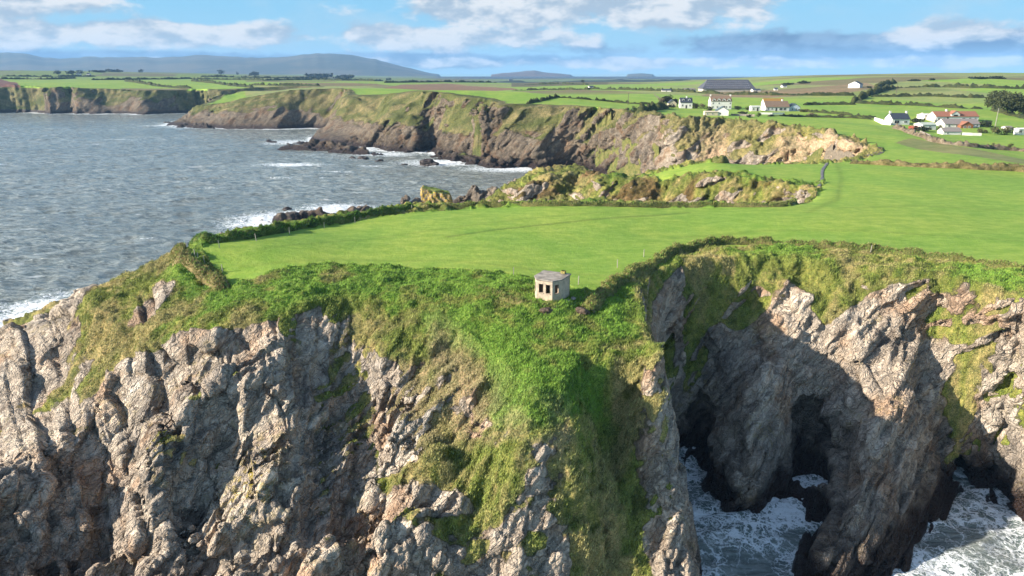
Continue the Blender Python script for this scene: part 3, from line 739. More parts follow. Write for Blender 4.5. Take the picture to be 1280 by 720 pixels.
# ------------------------------------------------------------------ camera, sun, sky
cam = bpy.data.cameras.new('camera'); cam.sensor_width = 36; cam.lens = 36*FPX/1280; cam.clip_start = .5; cam.clip_end = 60000
co_ = bpy.data.objects.new('camera', cam); co_.location = (0, 0, CAMZ); co_.rotation_euler = (math.pi/2-PITCH, 0, 0)
C.objects.link(co_); bpy.context.scene.camera = co_
SUN_EL, SUN_AZ = R(22), R(12)     # shadows run to +x and a little to +y
sd = bpy.data.lights.new('sun', 'SUN'); sd.energy = 5.0; sd.angle = R(.53); sd.color = (1, .90, .76)
so = bpy.data.objects.new('sun', sd); C.objects.link(so)

ldir = mathutils.Vector((math.cos(SUN_EL)*math.cos(SUN_AZ), math.cos(SUN_EL)*math.sin(SUN_AZ), -math.sin(SUN_EL)))
so.rotation_euler = ldir.to_track_quat('-Z', 'Y').to_euler(); so.location = (-60, 0, 120)
EXPO = 1.2
def s2l(v): return ((v+.055)/1.055)**2.4
def make_world():
    w = bpy.data.worlds.new('World'); bpy.context.scene.world = w; w.use_nodes = True
    t = NT(w.node_tree); t.n.clear()
    out = t.new('ShaderNodeOutputWorld'); bg = t.new('ShaderNodeBackground'); t.l.new(bg.outputs[0], out.inputs[0])
    sky = t.new('ShaderNodeTexSky', sky_type='NISHITA'); sky.sun_disc = False; sky.sun_elevation = SUN_EL
    sx, sy = -ldir.x, -ldir.y
    sky.sun_rotation = math.atan2(sx, sy) % (2*math.pi)
    sky.altitude = 60; sky.air_density = 1.0; sky.dust_density = .6; sky.ozone_density = 1.6
    bg.inputs[1].default_value = .10
    co = t.new('ShaderNodeTexCoord').outputs['Generated']
    sp = t.new('ShaderNodeSeparateXYZ'); t.plug(sp.inputs[0], co)
    X_, Y_, Z_ = sp.outputs
    az = t.math('ARCTAN2', X_, Y_)                      # azimuth from straight ahead, rad
    el = t.math('ARCSINE', Z_)
    # cloud noise in azimuth/elevation, flattened towards the horizon
    cv = t.new('ShaderNodeCombineXYZ'); t.plug(cv.inputs[0], t.math('MULTIPLY', az, 9.0)); t.plug(cv.inputs[1], t.math('MULTIPLY', el, 20.0))
    n = t.noise(cv.outputs[0], 1.15, 7, .58, .1); nb = t.noise(cv.outputs[0], .7, 3, .55)
    n2 = t.new('ShaderNodeVectorMath', operation='ADD'); t.plug(n2.inputs[0], cv.outputs[0]); n2.inputs[1].default_value = (-.10, .22, 0)
    nl = t.noise(n2.outputs[0], 1.15, 4, .58, .1)
    azn = t.math('MULTIPLY_ADD', az, 1/1.8, .5)
    def band(py, h, stops):
        r_ = t.ramp(azn, [(min(1, max(0, math.atan((px-640)/FPX/1.04)/1.8+.5)), v) for px, v in stops], 'B_SPLINE')
        e0 = (88-py)/FPX*.98; k = FPX/h
        u = t.math('MULTIPLY_ADD', el, k, -e0*k)
        return t.math('MULTIPLY', t.math('EXPONENT', t.math('MULTIPLY', t.math('MULTIPLY', u, u), -1.0)), r_)
    bright = t.math('MAXIMUM', t.math('MAXIMUM', band(20, 34, [(-400,.8),(0,.95),(90,.9),(180,.35),(300,.3),(470,.25),(520,.8),(560,1),(700,1),(860,1),(930,.95),(980,.3),(1100,.1),(1280,.15),(1500,.7)]),
        band(50, 20, [(-300,.9),(0,.95),(200,1),(330,.9),(400,.6),(450,.9),(520,1),(600,1),(760,.6),(860,.3),(1050,.35),(1120,.8),(1190,.95),(1260,.6),(1400,.5)])),
        band(80, 10, [(0,.5),(380,.7),(600,.6),(700,.9),(760,.95),(870,.85),(1000,.8),(1280,.8)]))
    dark = t.math('MAXIMUM', band(64, 21, [(0,.2),(500,.25),(560,.5),(640,.4),(700,.6),(840,.6),(890,1),(1100,1),(1290,1),(1500,1)]),
        band(77, 11, [(-300,.9),(0,1),(240,.9),(480,.9),(560,1),(640,.8),(690,.95),(780,.6),(900,.5),(1300,.4)]))
    dens_b = t.rng(t.math('ADD', t.math('MULTIPLY', bright, .55), n), .77, .93)
    dens_d = t.rng(t.math('ADD', t.math('MULTIPLY', dark, .50), n), .70, .88)
    wisp = t.rng(t.math('ADD', nb, t.math('MULTIPLY', n, .5)), .72, .92, 0, .45)
    lit = t.rng(t.math('SUBTRACT', n, nl), -.09, .09)
    skyc = sky.outputs[0]
    K = 1/.10
    def c3(a, b, c): return tuple(s2l(v)*K/2**EXPO for v in (a, b, c))
    wl = t.mix(lit, c3(.70, .76, .82), c3(.96, .955, .95))
    dl = t.mix(lit, c3(.36, .47, .62), c3(.55, .66, .78))
    c = t.mix(t.rng(el, -.02, .6, .95, .0), skyc, t.mix(t.rng(el, -.02, .11), c3(.66, .84, .93), c3(.48, .78, .95)))
    c = t.mix(wisp, c, c3(.76, .86, .92))
    c = t.mix(t.math('MULTIPLY', dens_d, .95), c, dl)
    c = t.mix(t.math('MULTIPLY', dens_b, .93), c, wl)
    t.plug(bg.inputs[0], c)
make_world()
sc_ = bpy.context.scene
sc_.view_settings.view_transform = 'Standard'; sc_.view_settings.look = 'None'; sc_.view_settings.exposure = EXPO; sc_.view_settings.gamma = 1
sc_.view_settings.use_curve_mapping = False

sc_.render.engine = 'CYCLES'
cy = sc_.cycles
cy.max_bounces = 4; cy.diffuse_bounces = 2; cy.glossy_bounces = 2; cy.transmission_bounces = 2; cy.volume_bounces = 0; cy.transparent_max_bounces = 6
cy.caustics_reflective = False; cy.caustics_refractive = False; cy.use_adaptive_sampling = True; cy.adaptive_threshold = .02; cy.use_denoising = True
# ------------------------------------------------------------------ placing things on the land
def hit(px, py, rmin=60, rmax=6800):
    """where the view ray through a photo pixel meets the land"""
    x = (px-640)/FPX; v = (360-py)/FPX
    dy = CP+v*SP; dz = -SP+v*CP
    D = np.exp(np.linspace(math.log(rmin), math.log(rmax), 6000))
    X = x*D/dy; Z = CAMZ+dz*D/dy
    h = grid_sample(GH, X, D)
    b = Z-h
    i = np.argmax(b < 0)
    if not (b < 0).any(): i = np.argmin(np.abs(b))
    return float(X[i]), float(D[i]), float(h[i])
def tag(o, label=None, cat=None, group=None, kind=None):
    if label: o['label'] = label
    if cat: o['category'] = cat
    if group: o['group'] = group
    if kind: o['kind'] = kind
    return o
def empty(name, loc, rz, label, cat, group=None):
    o = bpy.data.objects.new(name, None); C.objects.link(o); o.location = loc; o.rotation_euler = (0, 0, rz)
    o.empty_display_size = .5
    return tag(o, label, cat, group)
class MB:
    def __init__(s): s.v = []; s.f = []
    def box(s, c, d, rz=0, taper=1.0):
        cx, cy, cz = c; dx, dy, dz = (k/2 for k in d); n = len(s.v); cr, sr = math.cos(rz), math.sin(rz)
        for z, t in ((-dz, 1), (dz, taper)):
            for a, b in ((-dx, -dy), (dx, -dy), (dx, dy), (-dx, dy)):
                a *= t; b *= t; s.v.append((cx+a*cr-b*sr, cy+a*sr+b*cr, cz+z))
        s.f += [tuple(n+i for i in q) for q in ((3,2,1,0),(4,5,6,7),(0,1,5,4),(1,2,6,5),(2,3,7,6),(3,0,4,7))]; return s
    def prism(s, pts, z0, z1):
        n = len(s.v); m = len(pts)
        s.v += [(a, b, z0) for a, b in pts]+[(a, b, z1) for a, b in pts]
        s.f += [tuple(n+m-1-i for i in range(m)), tuple(n+m+i for i in range(m))]
        s.f += [(n+i, n+(i+1) % m, n+m+(i+1) % m, n+m+i) for i in range(m)]; return s
    def poly(s, pts): n = len(s.v); s.v += list(pts); s.f.append(tuple(range(n, n+len(pts)))); return s
    def tube(s, pts, rad, seg=7):
        n = len(s.v)
        for k, (p, r) in enumerate(zip(pts, rad)):
            p = mathutils.Vector(p); q = mathutils.Vector(pts[min(k+1, len(pts)-1)])-mathutils.Vector(pts[max(k-1, 0)])
            q.normalize(); a = q.orthogonal().normalized(); b = q.cross(a)
            for i in range(seg):
                t = 2*math.pi*i/seg; s.v.append(tuple(p+a*(math.cos(t)*r)+b*(math.sin(t)*r)))
        for k in range(len(pts)-1):
            for i in range(seg):
                s.f.append((n+k*seg+i, n+k*seg+(i+1) % seg, n+(k+1)*seg+(i+1) % seg, n+(k+1)*seg+i))
        s.f.append(tuple(n+i for i in reversed(range(seg)))); s.f.append(tuple(n+(len(pts)-1)*seg+i for i in range(seg))); return s
    def build(s, name, mat, parent=None, smooth=False, bevel=0):
        me = bpy.data.meshes.new(name); me.from_pydata(s.v, [], s.f); me.materials.append(mat)
        if smooth:
            for p in me.polygons: p.use_smooth = True
        me.update(); o = bpy.data.objects.new(name, me); C.objects.link(o)
        if parent: o.parent = parent
        if bevel:
            b = o.modifiers.new('bevel', 'BEVEL'); b.width = bevel; b.segments = 2; b.limit_method = 'ANGLE'
        return o
def copy_tree(root, loc, rz, label=None, scale=None):
    r = root.copy(); C.objects.link(r); r.location = loc; r.rotation_euler = (0, 0, rz)
    if scale: r.scale = scale
    if label: r['label'] = label
    for ch in list(root.children):
        c = ch.copy(); C.objects.link(c); c.parent = r
        for g in ch.children:
            d = g.copy(); C.objects.link(d); d.parent = c
    return r

# ------------------------------------------------------------------ materials for things
def bank_mat(name, a, b, c):
    m, t, p, o = new_mat(name)
    co = obco(t); n = t.noise(co, .9, 5, .65); f = t.noise(co, 5, 4, .7); g = t.noise(co, .22, 3, .5)
    col = t.ramp(t.math('ADD', t.math('MULTIPLY', n, .6), t.math('MULTIPLY', g, .4)), [(.38, a), (.5, b), (.62, c)])
    col = t.mix(t.rng(f, .35, .65), t.mix(1.0, col, (.5, .5, .5), 'MULTIPLY'), t.mix(1.0, col, (1.3, 1.25, 1.2), 'MULTIPLY'))
    t.plug(p.inputs['Base Color'], col); p.inputs['Roughness'].default_value = .95
    t.l.new(t.bump(t.math('ADD', n, t.math('MULTIPLY', f, .4)), .9, .4), p.inputs['Normal'])
    return m
M_DRY = bank_mat('dry_grass_bank', (.075,.075,.02), (.20,.165,.065), (.29,.235,.11))
M_BROWN = bank_mat('brown_bank', (.06,.085,.02), (.13,.14,.04), (.22,.19,.075))
M_GREENB = bank_mat('green_bank', (.03,.055,.012), (.085,.12,.025), (.16,.17,.05))
M_STONEB = bank_mat('stone_bank', (.07,.055,.035), (.19,.15,.10), (.28,.235,.17))
M_HEDGE = bank_mat('hedge_leaves', (.018,.028,.010), (.04,.055,.016), (.085,.085,.03))
M_WALLW = simple('white_render', (.72,.70,.66), .85, .08, 1.5)
M_CREAM = simple('cream_render', (.66,.56,.42), .85, .10, 1.5)
M_SLATE = simple('slate_roof', (.055,.065,.085), .6, .2, 6, .3)
M_THATCH = simple('brown_roof', (.24,.165,.115), .9, .25, 5, .3)
M_OCHRE = simple('ochre_roof', (.36,.20,.055), .9, .25, 5, .3)
M_TERRA = simple('terracotta_roof', (.34,.15,.095), .8, .2, 5, .3)
M_GREYROOF = simple('grey_roof', (.27,.235,.215), .85, .2, 5, .3)
M_ORANGE = simple('orange_timber', (.34,.135,.06), .7, .2, 5)
M_REDSHED = simple('red_timber', (.28,.07,.04), .8, .2, 5)
M_GLASS = simple('dark_window', (.02,.024,.03), .15, .1, 2)
M_FRAME = simple('window_frame_white', (.7,.7,.68), .6, .05, 2)
M_DOOR = simple('door_paint', (.06,.05,.05), .5, .1, 3)
M_BARK = simple('bark', (.10,.085,.065), .9, .3, 4, .5)
M_CONC = simple('weathered_concrete', (.50,.395,.285), .92, .18, 2.2, .5, col2=(.34,.28,.215))
M_CONCROOF = simple('weathered_roof_slab', (.34,.30,.25), .92, .25, 1.2, .4, col2=(.17,.15,.125))
M_DARKIN = simple('interior_plaster', (.10,.08,.07), .9, .2, 3)
M_LICHEN = simple('yellow_lichen_concrete', (.36,.30,.10), .9, .25, 6, .3)
M_POST = simple('pale_post_timber', (.36,.33,.28), .85, .2, 9)
M_POLE = simple('pole_timber', (.16,.13,.10), .85, .2, 4)
def leaf_mat(name, a, b):
    m, t, p, o = new_mat(name)
    co = obco(t); n = t.noise(co, .5, 3, .6); r = t.new('ShaderNodeNewGeometry').outputs['Random Per Island']
    t.plug(p.inputs['Base Color'], t.mix(t.math('ADD', t.math('MULTIPLY', n, .5), t.math('MULTIPLY', r, .5)), a, b)); p.inputs['Roughness'].default_value = .8
    return m
M_LEAF = leaf_mat('evergreen_leaves', (.022,.032,.014), (.085,.095,.035))
M_LEAFB = leaf_mat('bush_leaves', (.03,.04,.015), (.13,.12,.045))
M_LEAFD = leaf_mat('dark_leaves', (.012,.02,.012), (.04,.05,.025))
M_TWIG = leaf_mat('bare_twigs', (.10,.075,.045), (.22,.17,.10))

# ------------------------------------------------------------------ banks and hedges
def resample(P, step):
    P = np.array(P, float); d = np.r_[0, np.cumsum(np.hypot(*(P[1:]-P[:-1]).T[:2]))]
    n = max(3, int(d[-1]/step)); t = np.linspace(0, d[-1], n)
    X = np.interp(t, d, P[:, 0]); Y = np.interp(t, d, P[:, 1])
    for k in range(2 if n > 12 else 0):
        w = max(1, min(6, n//10)); ker = np.ones(2*w+1)/(2*w+1)
        X = np.r_[X[:w], np.convolve(X, ker, 'valid'), X[-w:]]; Y = np.r_[Y[:w], np.convolve(Y, ker, 'valid'), Y[-w:]]
    return X, Y, t
BANKV = []
def ridge(name, pts, width, height, mat, label, cat, step=.5, gap=0.0, group=None, rough=.3, world=False, seed=0, m=15):
    P = pts if world else [hit(*p)[:2] for p in pts]
    X, Y, t = resample(P, step); n = len(X)
    tx = np.gradient(X); ty = np.gradient(Y); L = np.hypot(tx, ty)+1e-9; nx, ny = -ty/L, tx/L
    Z0 = grid_sample(GH, X, Y)
    ends = np.clip(np.minimum(t, t[-1]-t)/(width*.6), 0.05, 1)
    hm = height*(1+rough*.6*vn2(t/(width*1.6), 0*t+seed, 7)+rough*.7*vn2(t/(width*.5), 0*t+seed, 8))*ends
    if gap: hm *= np.where(vn2(t/(width*3), 0*t+seed+3.3, 9) > 1-gap*2, .25, 1)
    wm = width*(1+rough*.6*vn2(t/(width*1.2), 0*t+seed, 10))
    ang = np.linspace(-1, 1, m)
    V_ = np.zeros((n, m, 3))
    for j, a in enumerate(ang):
        off = a*wm/2; px = X+nx*off; py = Y+ny*off
        g = grid_sample(GH, px, py)
        prof = (1-abs(a)**2.6)
        nn = rough*.5*height*(vn2(px/(.28*width), py/(.28*width), 11)+.7*vn2(px/(.12*width), py/(.12*width), 12)+.5*vn2(px/(.06*width), py/(.06*width), 13))
        V_[:, j] = np.stack([px+.4*nn*nx, py+.4*nn*ny, g-.25*(abs(a) > .99)-.02+prof*hm+nn*prof**.5], 1)
    i, j = np.meshgrid(np.arange(n-1), np.arange(m-1), indexing='ij')
    q = np.stack([i*m+j, (i+1)*m+j, (i+1)*m+j+1, i*m+j+1], -1).reshape(-1, 4)[:, ::-1]
    me = np_mesh(name, V_.reshape(-1, 3), q, True); me.materials.append(mat)
    if cat == 'earth bank': BANKV.append((V_[:, 2:-2].reshape(-1, 3), np.array({M_DRY.name: (.27,.225,.09), M_BROWN.name: (.19,.185,.06)}.get(mat.name, (.10,.17,.03)))))
    o = bpy.data.objects.new(name, me); C.objects.link(o)
    return tag(o, label, cat, group)
ridge('earth_bank', [(210,318),(226,327),(248,341),(266,353),(279,363)], 2.4, 1.15, M_DRY, 'straw coloured earth bank at the left corner of the near field', 'earth bank', .14, seed=1, rough=.6)
ridge('earth_bank', [(216,313),(250,306),(300,299),(380,284.5),(460,270.5),(522,261.5)], 2.6, 1.3, M_GREENB, 'dark green overgrown bank along the sea edge of the near field', 'earth bank', .4, seed=2, rough=.5)
ridge('earth_bank', [(524,261.3),(600,257.5),(680,257.5),(760,257.5),(860,258),(940,258.5),(985,258),(1004,252),(1014,241)], 1.9, .9, M_BROWN, 'low straight green bank along the far edge of the near field', 'earth bank', .5, seed=3, rough=.45)
ridge('earth_bank', [(733,386),(748,373),(762,361),(778,350),(800,339),(824,325),(846,314),(870,308),(905,305),(950,305),(1000,307.5),(1050,311),(1100,315),(1150,321),(1200,328),(1250,335),(1320,345),(1450,366)], 2.3, 1.0, M_BROWN, 'long curving brown earth bank between the near field and the cove rim', 'earth bank', .2, seed=4, rough=.55)
ridge('earth_bank', [(596,360),(620,369),(645,377),(668,384),(700,388)], 1.7, .45, M_BROWN, 'low dry grass bank in front of the lookout hut', 'earth bank', .25, seed=5, rough=.5)
ridge('earth_bank', [(742,208.5),(775,207.5),(820,206.5),(900,205),(960,203.5),(1010,202),(1024,203)], 2.8, 1.6, M_BROWN, 'brown stone faced bank along the back of the small headland field', 'earth bank', .6, seed=6, rough=.4)
ridge('earth_bank', [(1062,204),(1100,206),(1150,208.5),(1200,210.5),(1280,214),(1400,221)], 3.2, 1.5, M_DRY, 'tan scrubby bank running right from the track across the fields', 'earth bank', .6, seed=7, rough=.6)
ridge('stone_wall', [(1118,160),(1135,166),(1150,171),(1165,177),(1185,181),(1215,184),(1250,187),(1290,190),(1400,198)], 2.6, 1.5, M_STONEB, 'rough stone bank below the gardens on the right', 'stone wall', .7, seed=8, rough=.6)
HEDGES = [
 ([(659,130),(678,126),(698,121.5)], 3.5, 2.0, 'short dark hedge slanting from the cliff edge across the bay'),
 ([(700,121.8),(730,124.5),(765,127.5),(800,130.5),(832,131.5)], 2.6, 1.3, 'broken scrubby hedge between the two bright fields above the bay cliff'),
 ([(799,142),(815,138.6),(833,135.2)], 4.0, 2.6, 'thick dark hedge just left of the first white cottage'),
 ([(640,113.2),(680,112.7),(737,112.2)], 4.0, 2.2, 'dark hedge in front of the brown field behind the bay cliff'),
 ([(737,111.8),(770,112.3),(800,113),(840,114.5),(878,116.5),(905,118)], 4.5, 2.2, 'long dark hedge sloping down towards the great barn'),
 ([(905,118.3),(930,118.6),(965,119.2),(1010,119.6),(1070,119.6)], 4.0, 2.0, 'straight hedge behind the brown roofed bungalow'),
 ([(1066,129),(1073,125.5),(1081,121)], 4.5, 3.0, 'short dark hedge slanting up the right hand hill'),
 ([(1081,120.5),(1094,116.5),(1106,113),(1119,110)], 5.0, 3.0, 'dark hedge climbing from the hedge corner up the right hand hill'),
 ([(1095,110),(1106,106.5),(1118,104)], 5.5, 3.0, 'uppermost slanting hedge right of the far white farmhouse'),
 ([(1119,110),(1150,109.3),(1182,109),(1220,110),(1257,111),(1300,111)], 5.0, 2.5, 'highest long level hedge across the right hand hill'),
 ([(1089,121),(1124,121),(1151,120.2),(1199,122),(1232,122.3)], 4.0, 2.0, 'middle level hedge across the right hand hill'),
 ([(1068,129),(1107,131),(1141,131.5),(1177,134.5),(1229,136.5)], 4.0, 2.0, 'lowest brown hedge across the right hand hill above the terracotta bungalow'),
 ([(1000,139.5),(1040,142),(1075,146),(1100,148.5)], 3.0, 1.4, 'brown scrubby hedge between the bungalow and the slate roofed house'),
 ([(1005,131.5),(1030,131),(1070,131)], 3.0, 1.4, 'thin hedge behind and right of the brown roofed bungalow'),
 ([(960,145.8),(1000,145.6),(1050,147),(1090,149.5)], 2.2, 1.0, 'low hedge line in front of the bungalow garden'),
 ([(1240,138),(1262,144),(1290,150)], 3.5, 1.6, 'brown hedge below the big evergreen trees'),
 ([(655,106),(700,105),(735,106)], 5.0, 2.4, 'far hedge on the green rise right of centre'),
 ([(157,101.7),(177,104.5),(197,108),(240,110.5)], 6.0, 3.0, 'slanting dark hedge on the far left coast fields'),
 ([(114,100),(150,100),(180,99.5),(240,98.5)], 7.0, 3.0, 'level hedge in the middle of the far left coast fields'),
 ([(0,99),(30,99.2),(56,99.5),(95,98)], 7.0, 3.0, 'leftmost hedge on the far left coast'),
 ([(240,101.5),(265,104),(290,107.5),(315,109.5)], 6.0, 3.0, 'hedge slanting down towards the dark headland'),
 ([(240,99),(300,100),(330,100.8),(390,100.2),(470,101.5)], 8.0, 3.2, 'long level hedge on the plain behind the dark headland'),
 ([(312,106.8),(350,107.3),(400,107.2)], 5.0, 2.6, 'hedge just behind the rim of the dark headland'),
 ([(0,95.5),(60,96),(120,95.8)], 9.0, 3.5, 'hedge beyond the green fields at the far left'),
 ([(250,96),(330,97.5),(405,99),(480,101.5)], 10.0, 4.0, 'thin far hedge on the plain below the mountains'),
 ([(480,103.5),(540,103),(620,103.5)], 8.0, 3.0, 'far hedge behind the brown heath'),
]
for k, (pts, w_, h_, lab) in enumerate(HEDGES):
    ridge('hedge', pts, w_, h_, M_HEDGE, lab, 'hedge', 1.2, .12, 'field hedges beyond the bay', .75, seed=20+k, m=7)

# ------------------------------------------------------------------ track, stream
def ribbon(name, pts, width, mat, lift=.06):
    X, Y, t = resample([hit(*p)[:2] for p in pts], .8)
    tx = np.gradient(X); ty = np.gradient(Y); L = np.hypot(tx, ty)+1e-9; nx, ny = -ty/L, tx/L
    V_ = np.zeros((len(X), 5, 3)); w = width*(1+.3*vn2(t/3, t*0, 5))
    for j, a in enumerate(np.linspace(-.5, .5, 5)):
        x_ = X+nx*w*a; y_ = Y+ny*w*a; V_[:, j] = np.stack([x_, y_, grid_sample(GH, x_, y_)+lift+.05*(1-abs(a)*2)], 1)
    n, m = V_.shape[:2]; i, j = np.meshgrid(np.arange(n-1), np.arange(m-1), indexing='ij')
    q = np.stack([i*m+j, (i+1)*m+j, (i+1)*m+j+1, i*m+j+1], -1).reshape(-1, 4)[:, ::-1]
    me = np_mesh(name, V_.reshape(-1, 3), q); me.materials.append(mat); o = bpy.data.objects.new(name, me); C.objects.link(o); o['kind'] = 'structure'
ribbon('stream', [(1040,200),(1033,206),(1027,214),(1028,224),(1024,232),(1021,240)], 0.8, simple('stony_stream', (.20,.19,.175), .6, .35, 1.5, .5), .12)
ribbon('track', [(1096,184),(1102,187.5),(1098,192),(1080,196),(1060,199),(1042,200.5),(1028,203)], 3.0, simple('muddy_track', (.20,.165,.12), .9, .25, 1.2, .4), .12)
ribbon('path', [(818,118),(824,123),(832,131),(838,134)], 2.2, simple('grassy_path', (.26,.25,.11), .9, .2, 1.2), .15)

# ------------------------------------------------------------------ lookout hut
def make_hut():
    x, y, z = hit(688.5, 373)
    z = ground(x, y)-.05
    root = empty('lookout_hut', (x, y+.6, z), R(-27), 'small abandoned concrete lookout hut with window openings on the grassy headland', 'hut')
    pl = [(-.95,-1.75),(.95,-1.75),(1.6,-.75),(1.6,1.75),(-1.6,1.75),(-1.6,-.75)]
    T = .2; H = 2.45; SILL = .95; HEAD = 2.05
    wb = MB(); ped = MB(); win = []
    def wall(a, b, openings):
        a = mathutils.Vector((*a, 0)); b = mathutils.Vector((*b, 0)); d = b-a; L = d.length; u = d/L; n = mathutils.Vector((-u.y, u.x, 0))
        rz = math.atan2(u.y, u.x)
        def blk(s0, s1, z0, z1, off=0):
            c = a+u*(s0+s1)/2+n*(T/2+off); wb.box((c.x, c.y, (z0+z1)/2), (s1-s0, T, z1-z0), rz)
        pos = 0
        for s0, s1 in openings:
            if s0 > pos: blk(pos, s0, 0, H)
            blk(s0, s1, 0, SILL); blk(s0, s1, HEAD, H)
            c = a+u*(s0+s1)/2+n*(T/2-.03)
            win.append((c, s1-s0, rz, n)); pos = s1
        if pos < L: blk(pos, L, 0, H)
    wall(pl[0], pl[1], [(.22,.84),(1.06,1.68)])
    wall(pl[1], pl[2], [(.30,.88)])
    wall(pl[2], pl[3], [])
    wall(pl[3], pl[4], [])
    wall(pl[4], pl[5], [])
    wall(pl[5], pl[0], [(.30,.88)])
    root.scale = (1.18, 1.16, 1.14)
    wb.build('wall', M_CONC, root)
    for c, w, rz, n in win:     # each opening is lined with a worn sill and jambs
        f = MB(); f.box((c.x, c.y, SILL+.02), (w-.01, T+.08, .06), rz)
        u = mathutils.Vector((math.cos(rz), math.sin(rz), 0))
        for s_ in (-1, 1):
            q = c+u*s_*(w/2-.025); f.box((q.x, q.y, (SILL+HEAD)/2), (.045, T-.03, HEAD-SILL-.06), rz)
        f.build('window', M_CONC, root)
    fl = MB().prism([(a*.86, b*.86) for a, b in pl], .02, .10); fl.build('floor', M_DARKIN, root)
    rf = MB().prism([(a*1.07, b*1.06) for a, b in pl], H+.003, H+.17); rf.build('roof', M_CONCROOF, root, bevel=.03)
    ch = MB().box((.95, 1.35, H+.40), (.50, .45, .30)).box((.95, 1.35, H+.52), (.56, .5, .06)); ch.build('chimney', M_LICHEN, root, bevel=.02)
    MB().box((.2, .6, .9), (.12, .12, 1.7)).build('inner_pillar', M_CONC, root)
make_hut()
def sea_stack():
    sx, sy = P2(546, 262, 10); k = 245/sy; sx *= k; sy = 245.0
    bm_ = bmesh.new(); bmesh.ops.create_cube(bm_, size=2); bmesh.ops.subdivide_edges(bm_, edges=bm_.edges, cuts=26, use_grid_fill=True)
    P = np.array([v.co[:] for v in bm_.verts])
    z = (P[:, 2]+1)/2; w = 6.8*(1-.42*z**1.3); d_ = 6.0*(1-.35*z)
    X = P[:, 0]*w+np.where(P[:, 0] > 0, 1.6*(1-z), -1.0*(1-z)); Y = P[:, 1]*d_; Z = z*(19.2-1.2*P[:, 0]*z)-1.5
    q = np.stack([X, Y, Z], 1); rr = np.hypot(X, Y)+.01
    n = .9*vn3(X/3, Y/3, Z/5, 61)+.6*(1-2*np.abs(vn3(X/1.6+Z*.3, Y/1.6, Z/3, 62)))+.35*vn3(X/.7, Y/.7, Z/1.2, 63)
    q[:, 0] += n*X/rr*1.1; q[:, 1] += n*Y/rr*1.1; q[:, 2] += n*.45*z
    for v, c in zip(bm_.verts, q): v.co = c
    me = bpy.data.meshes.new('sea_stack'); bm_.to_mesh(me); bm_.free()
    m, t, p, o_ = new_mat('lichen_rock'); co = obco(t); nn = t.noise(co, .55, 6, .7); nf = t.noise(co, 2.2, 4, .7); g_ = t.new('ShaderNodeNewGeometry').outputs['Normal']
    sp = t.new('ShaderNodeSeparateXYZ'); t.plug(sp.inputs[0], g_); zz = t.new('ShaderNodeSeparateXYZ'); t.plug(zz.inputs[0], co)
    rock = t.ramp(nn, [(.35, (.14, .115, .09)), (.5, (.32, .25, .18)), (.65, (.48, .39, .29))])
    c = t.mix(t.rng(nf, .46, .54), rock, (.48, .33, .05)); c = t.mix(t.rng(zz.outputs[2], 8, 11), rock, c)
    c = t.mix(t.math('MULTIPLY', t.rng(sp.outputs[2], .45, .7), t.rng(zz.outputs[2], 14, 15.5)), c, (.16, .21, .035))
    t.plug(p.inputs['Base Color'], c); t.l.new(t.bump(t.math('ADD', nn, nf), .9, .4), p.inputs['Normal']); p.inputs['Roughness'].default_value = .9
    me.materials.append(m); o = bpy.data.objects.new('sea_stack', me); C.objects.link(o); o.location = (sx, sy, 0)
    tag(o, 'blocky yellow lichened rock stack standing beyond the far bank of the near field', 'rock stack')
sea_stack()
# stones lying by the hut and the scar in the bank
def rock_mesh(name, size, seed, mat, sub=3, flat=.6):
    bm_ = bmesh.new(); bmesh.ops.create_icosphere(bm_, subdivisions=sub, radius=1)
    P = np.array([v.co[:] for v in bm_.verts]); n = vn3(P[:, 0]*1.3+seed, P[:, 1]*1.3, P[:, 2]*1.3, 3)*.38+vn3(P[:, 0]*3+seed, P[:, 1]*3, P[:, 2]*3, 4)*.16
    n = np.round(n*7)/7*.6+n*.4
    for v, k in zip(bm_.verts, n): v.co = v.co*(1+k); v.co.x *= size[0]; v.co.y *= size[1]; v.co.z *= size[2]
    me = bpy.data.meshes.new(name); bm_.to_mesh(me); bm_.free(); me.materials.append(mat)
    for p in me.polygons: p.use_smooth = sub > 3
    return me

def sea_rock_mat():
    m, t, p, o = new_mat('wet_dark_rock'); co = obco(t); n = t.noise(co, .6, 6, .7); z = t.new('ShaderNodeSeparateXYZ'); t.plug(z.inputs[0], co)
    t.plug(p.inputs['Base Color'], t.ramp(n, [(.35,(.02,.014,.013)),(.5,(.05,.038,.034)),(.7,(.12,.10,.09))])); p.inputs['Roughness'].default_value = .45
    t.l.new(t.bump(n, .9, .6), p.inputs['Normal']); return m
M_SEAROCK = sea_rock_mat()
M_STONE = simple('pale_stone', (.36,.31,.26), .9, .25, 2, .5, col2=(.14,.115,.10))
def sea_rock(px, py, wpx, hpx, lab, seed):
    X_, Y_ = P2(px, py, 0); d = math.hypot(X_, Y_); w = wpx/FPX*d/2
    h_ = max(hpx/FPX*d, .35)
    me = rock_mesh('sea_rock', (w, w*.62, h_*.85), seed, M_SEAROCK, 3)
    o = bpy.data.objects.new('sea_rock', me); C.objects.link(o); o.location = (X_, Y_, h_*.12)
    tag(o, lab, 'rock', 'rocks standing in the sea')
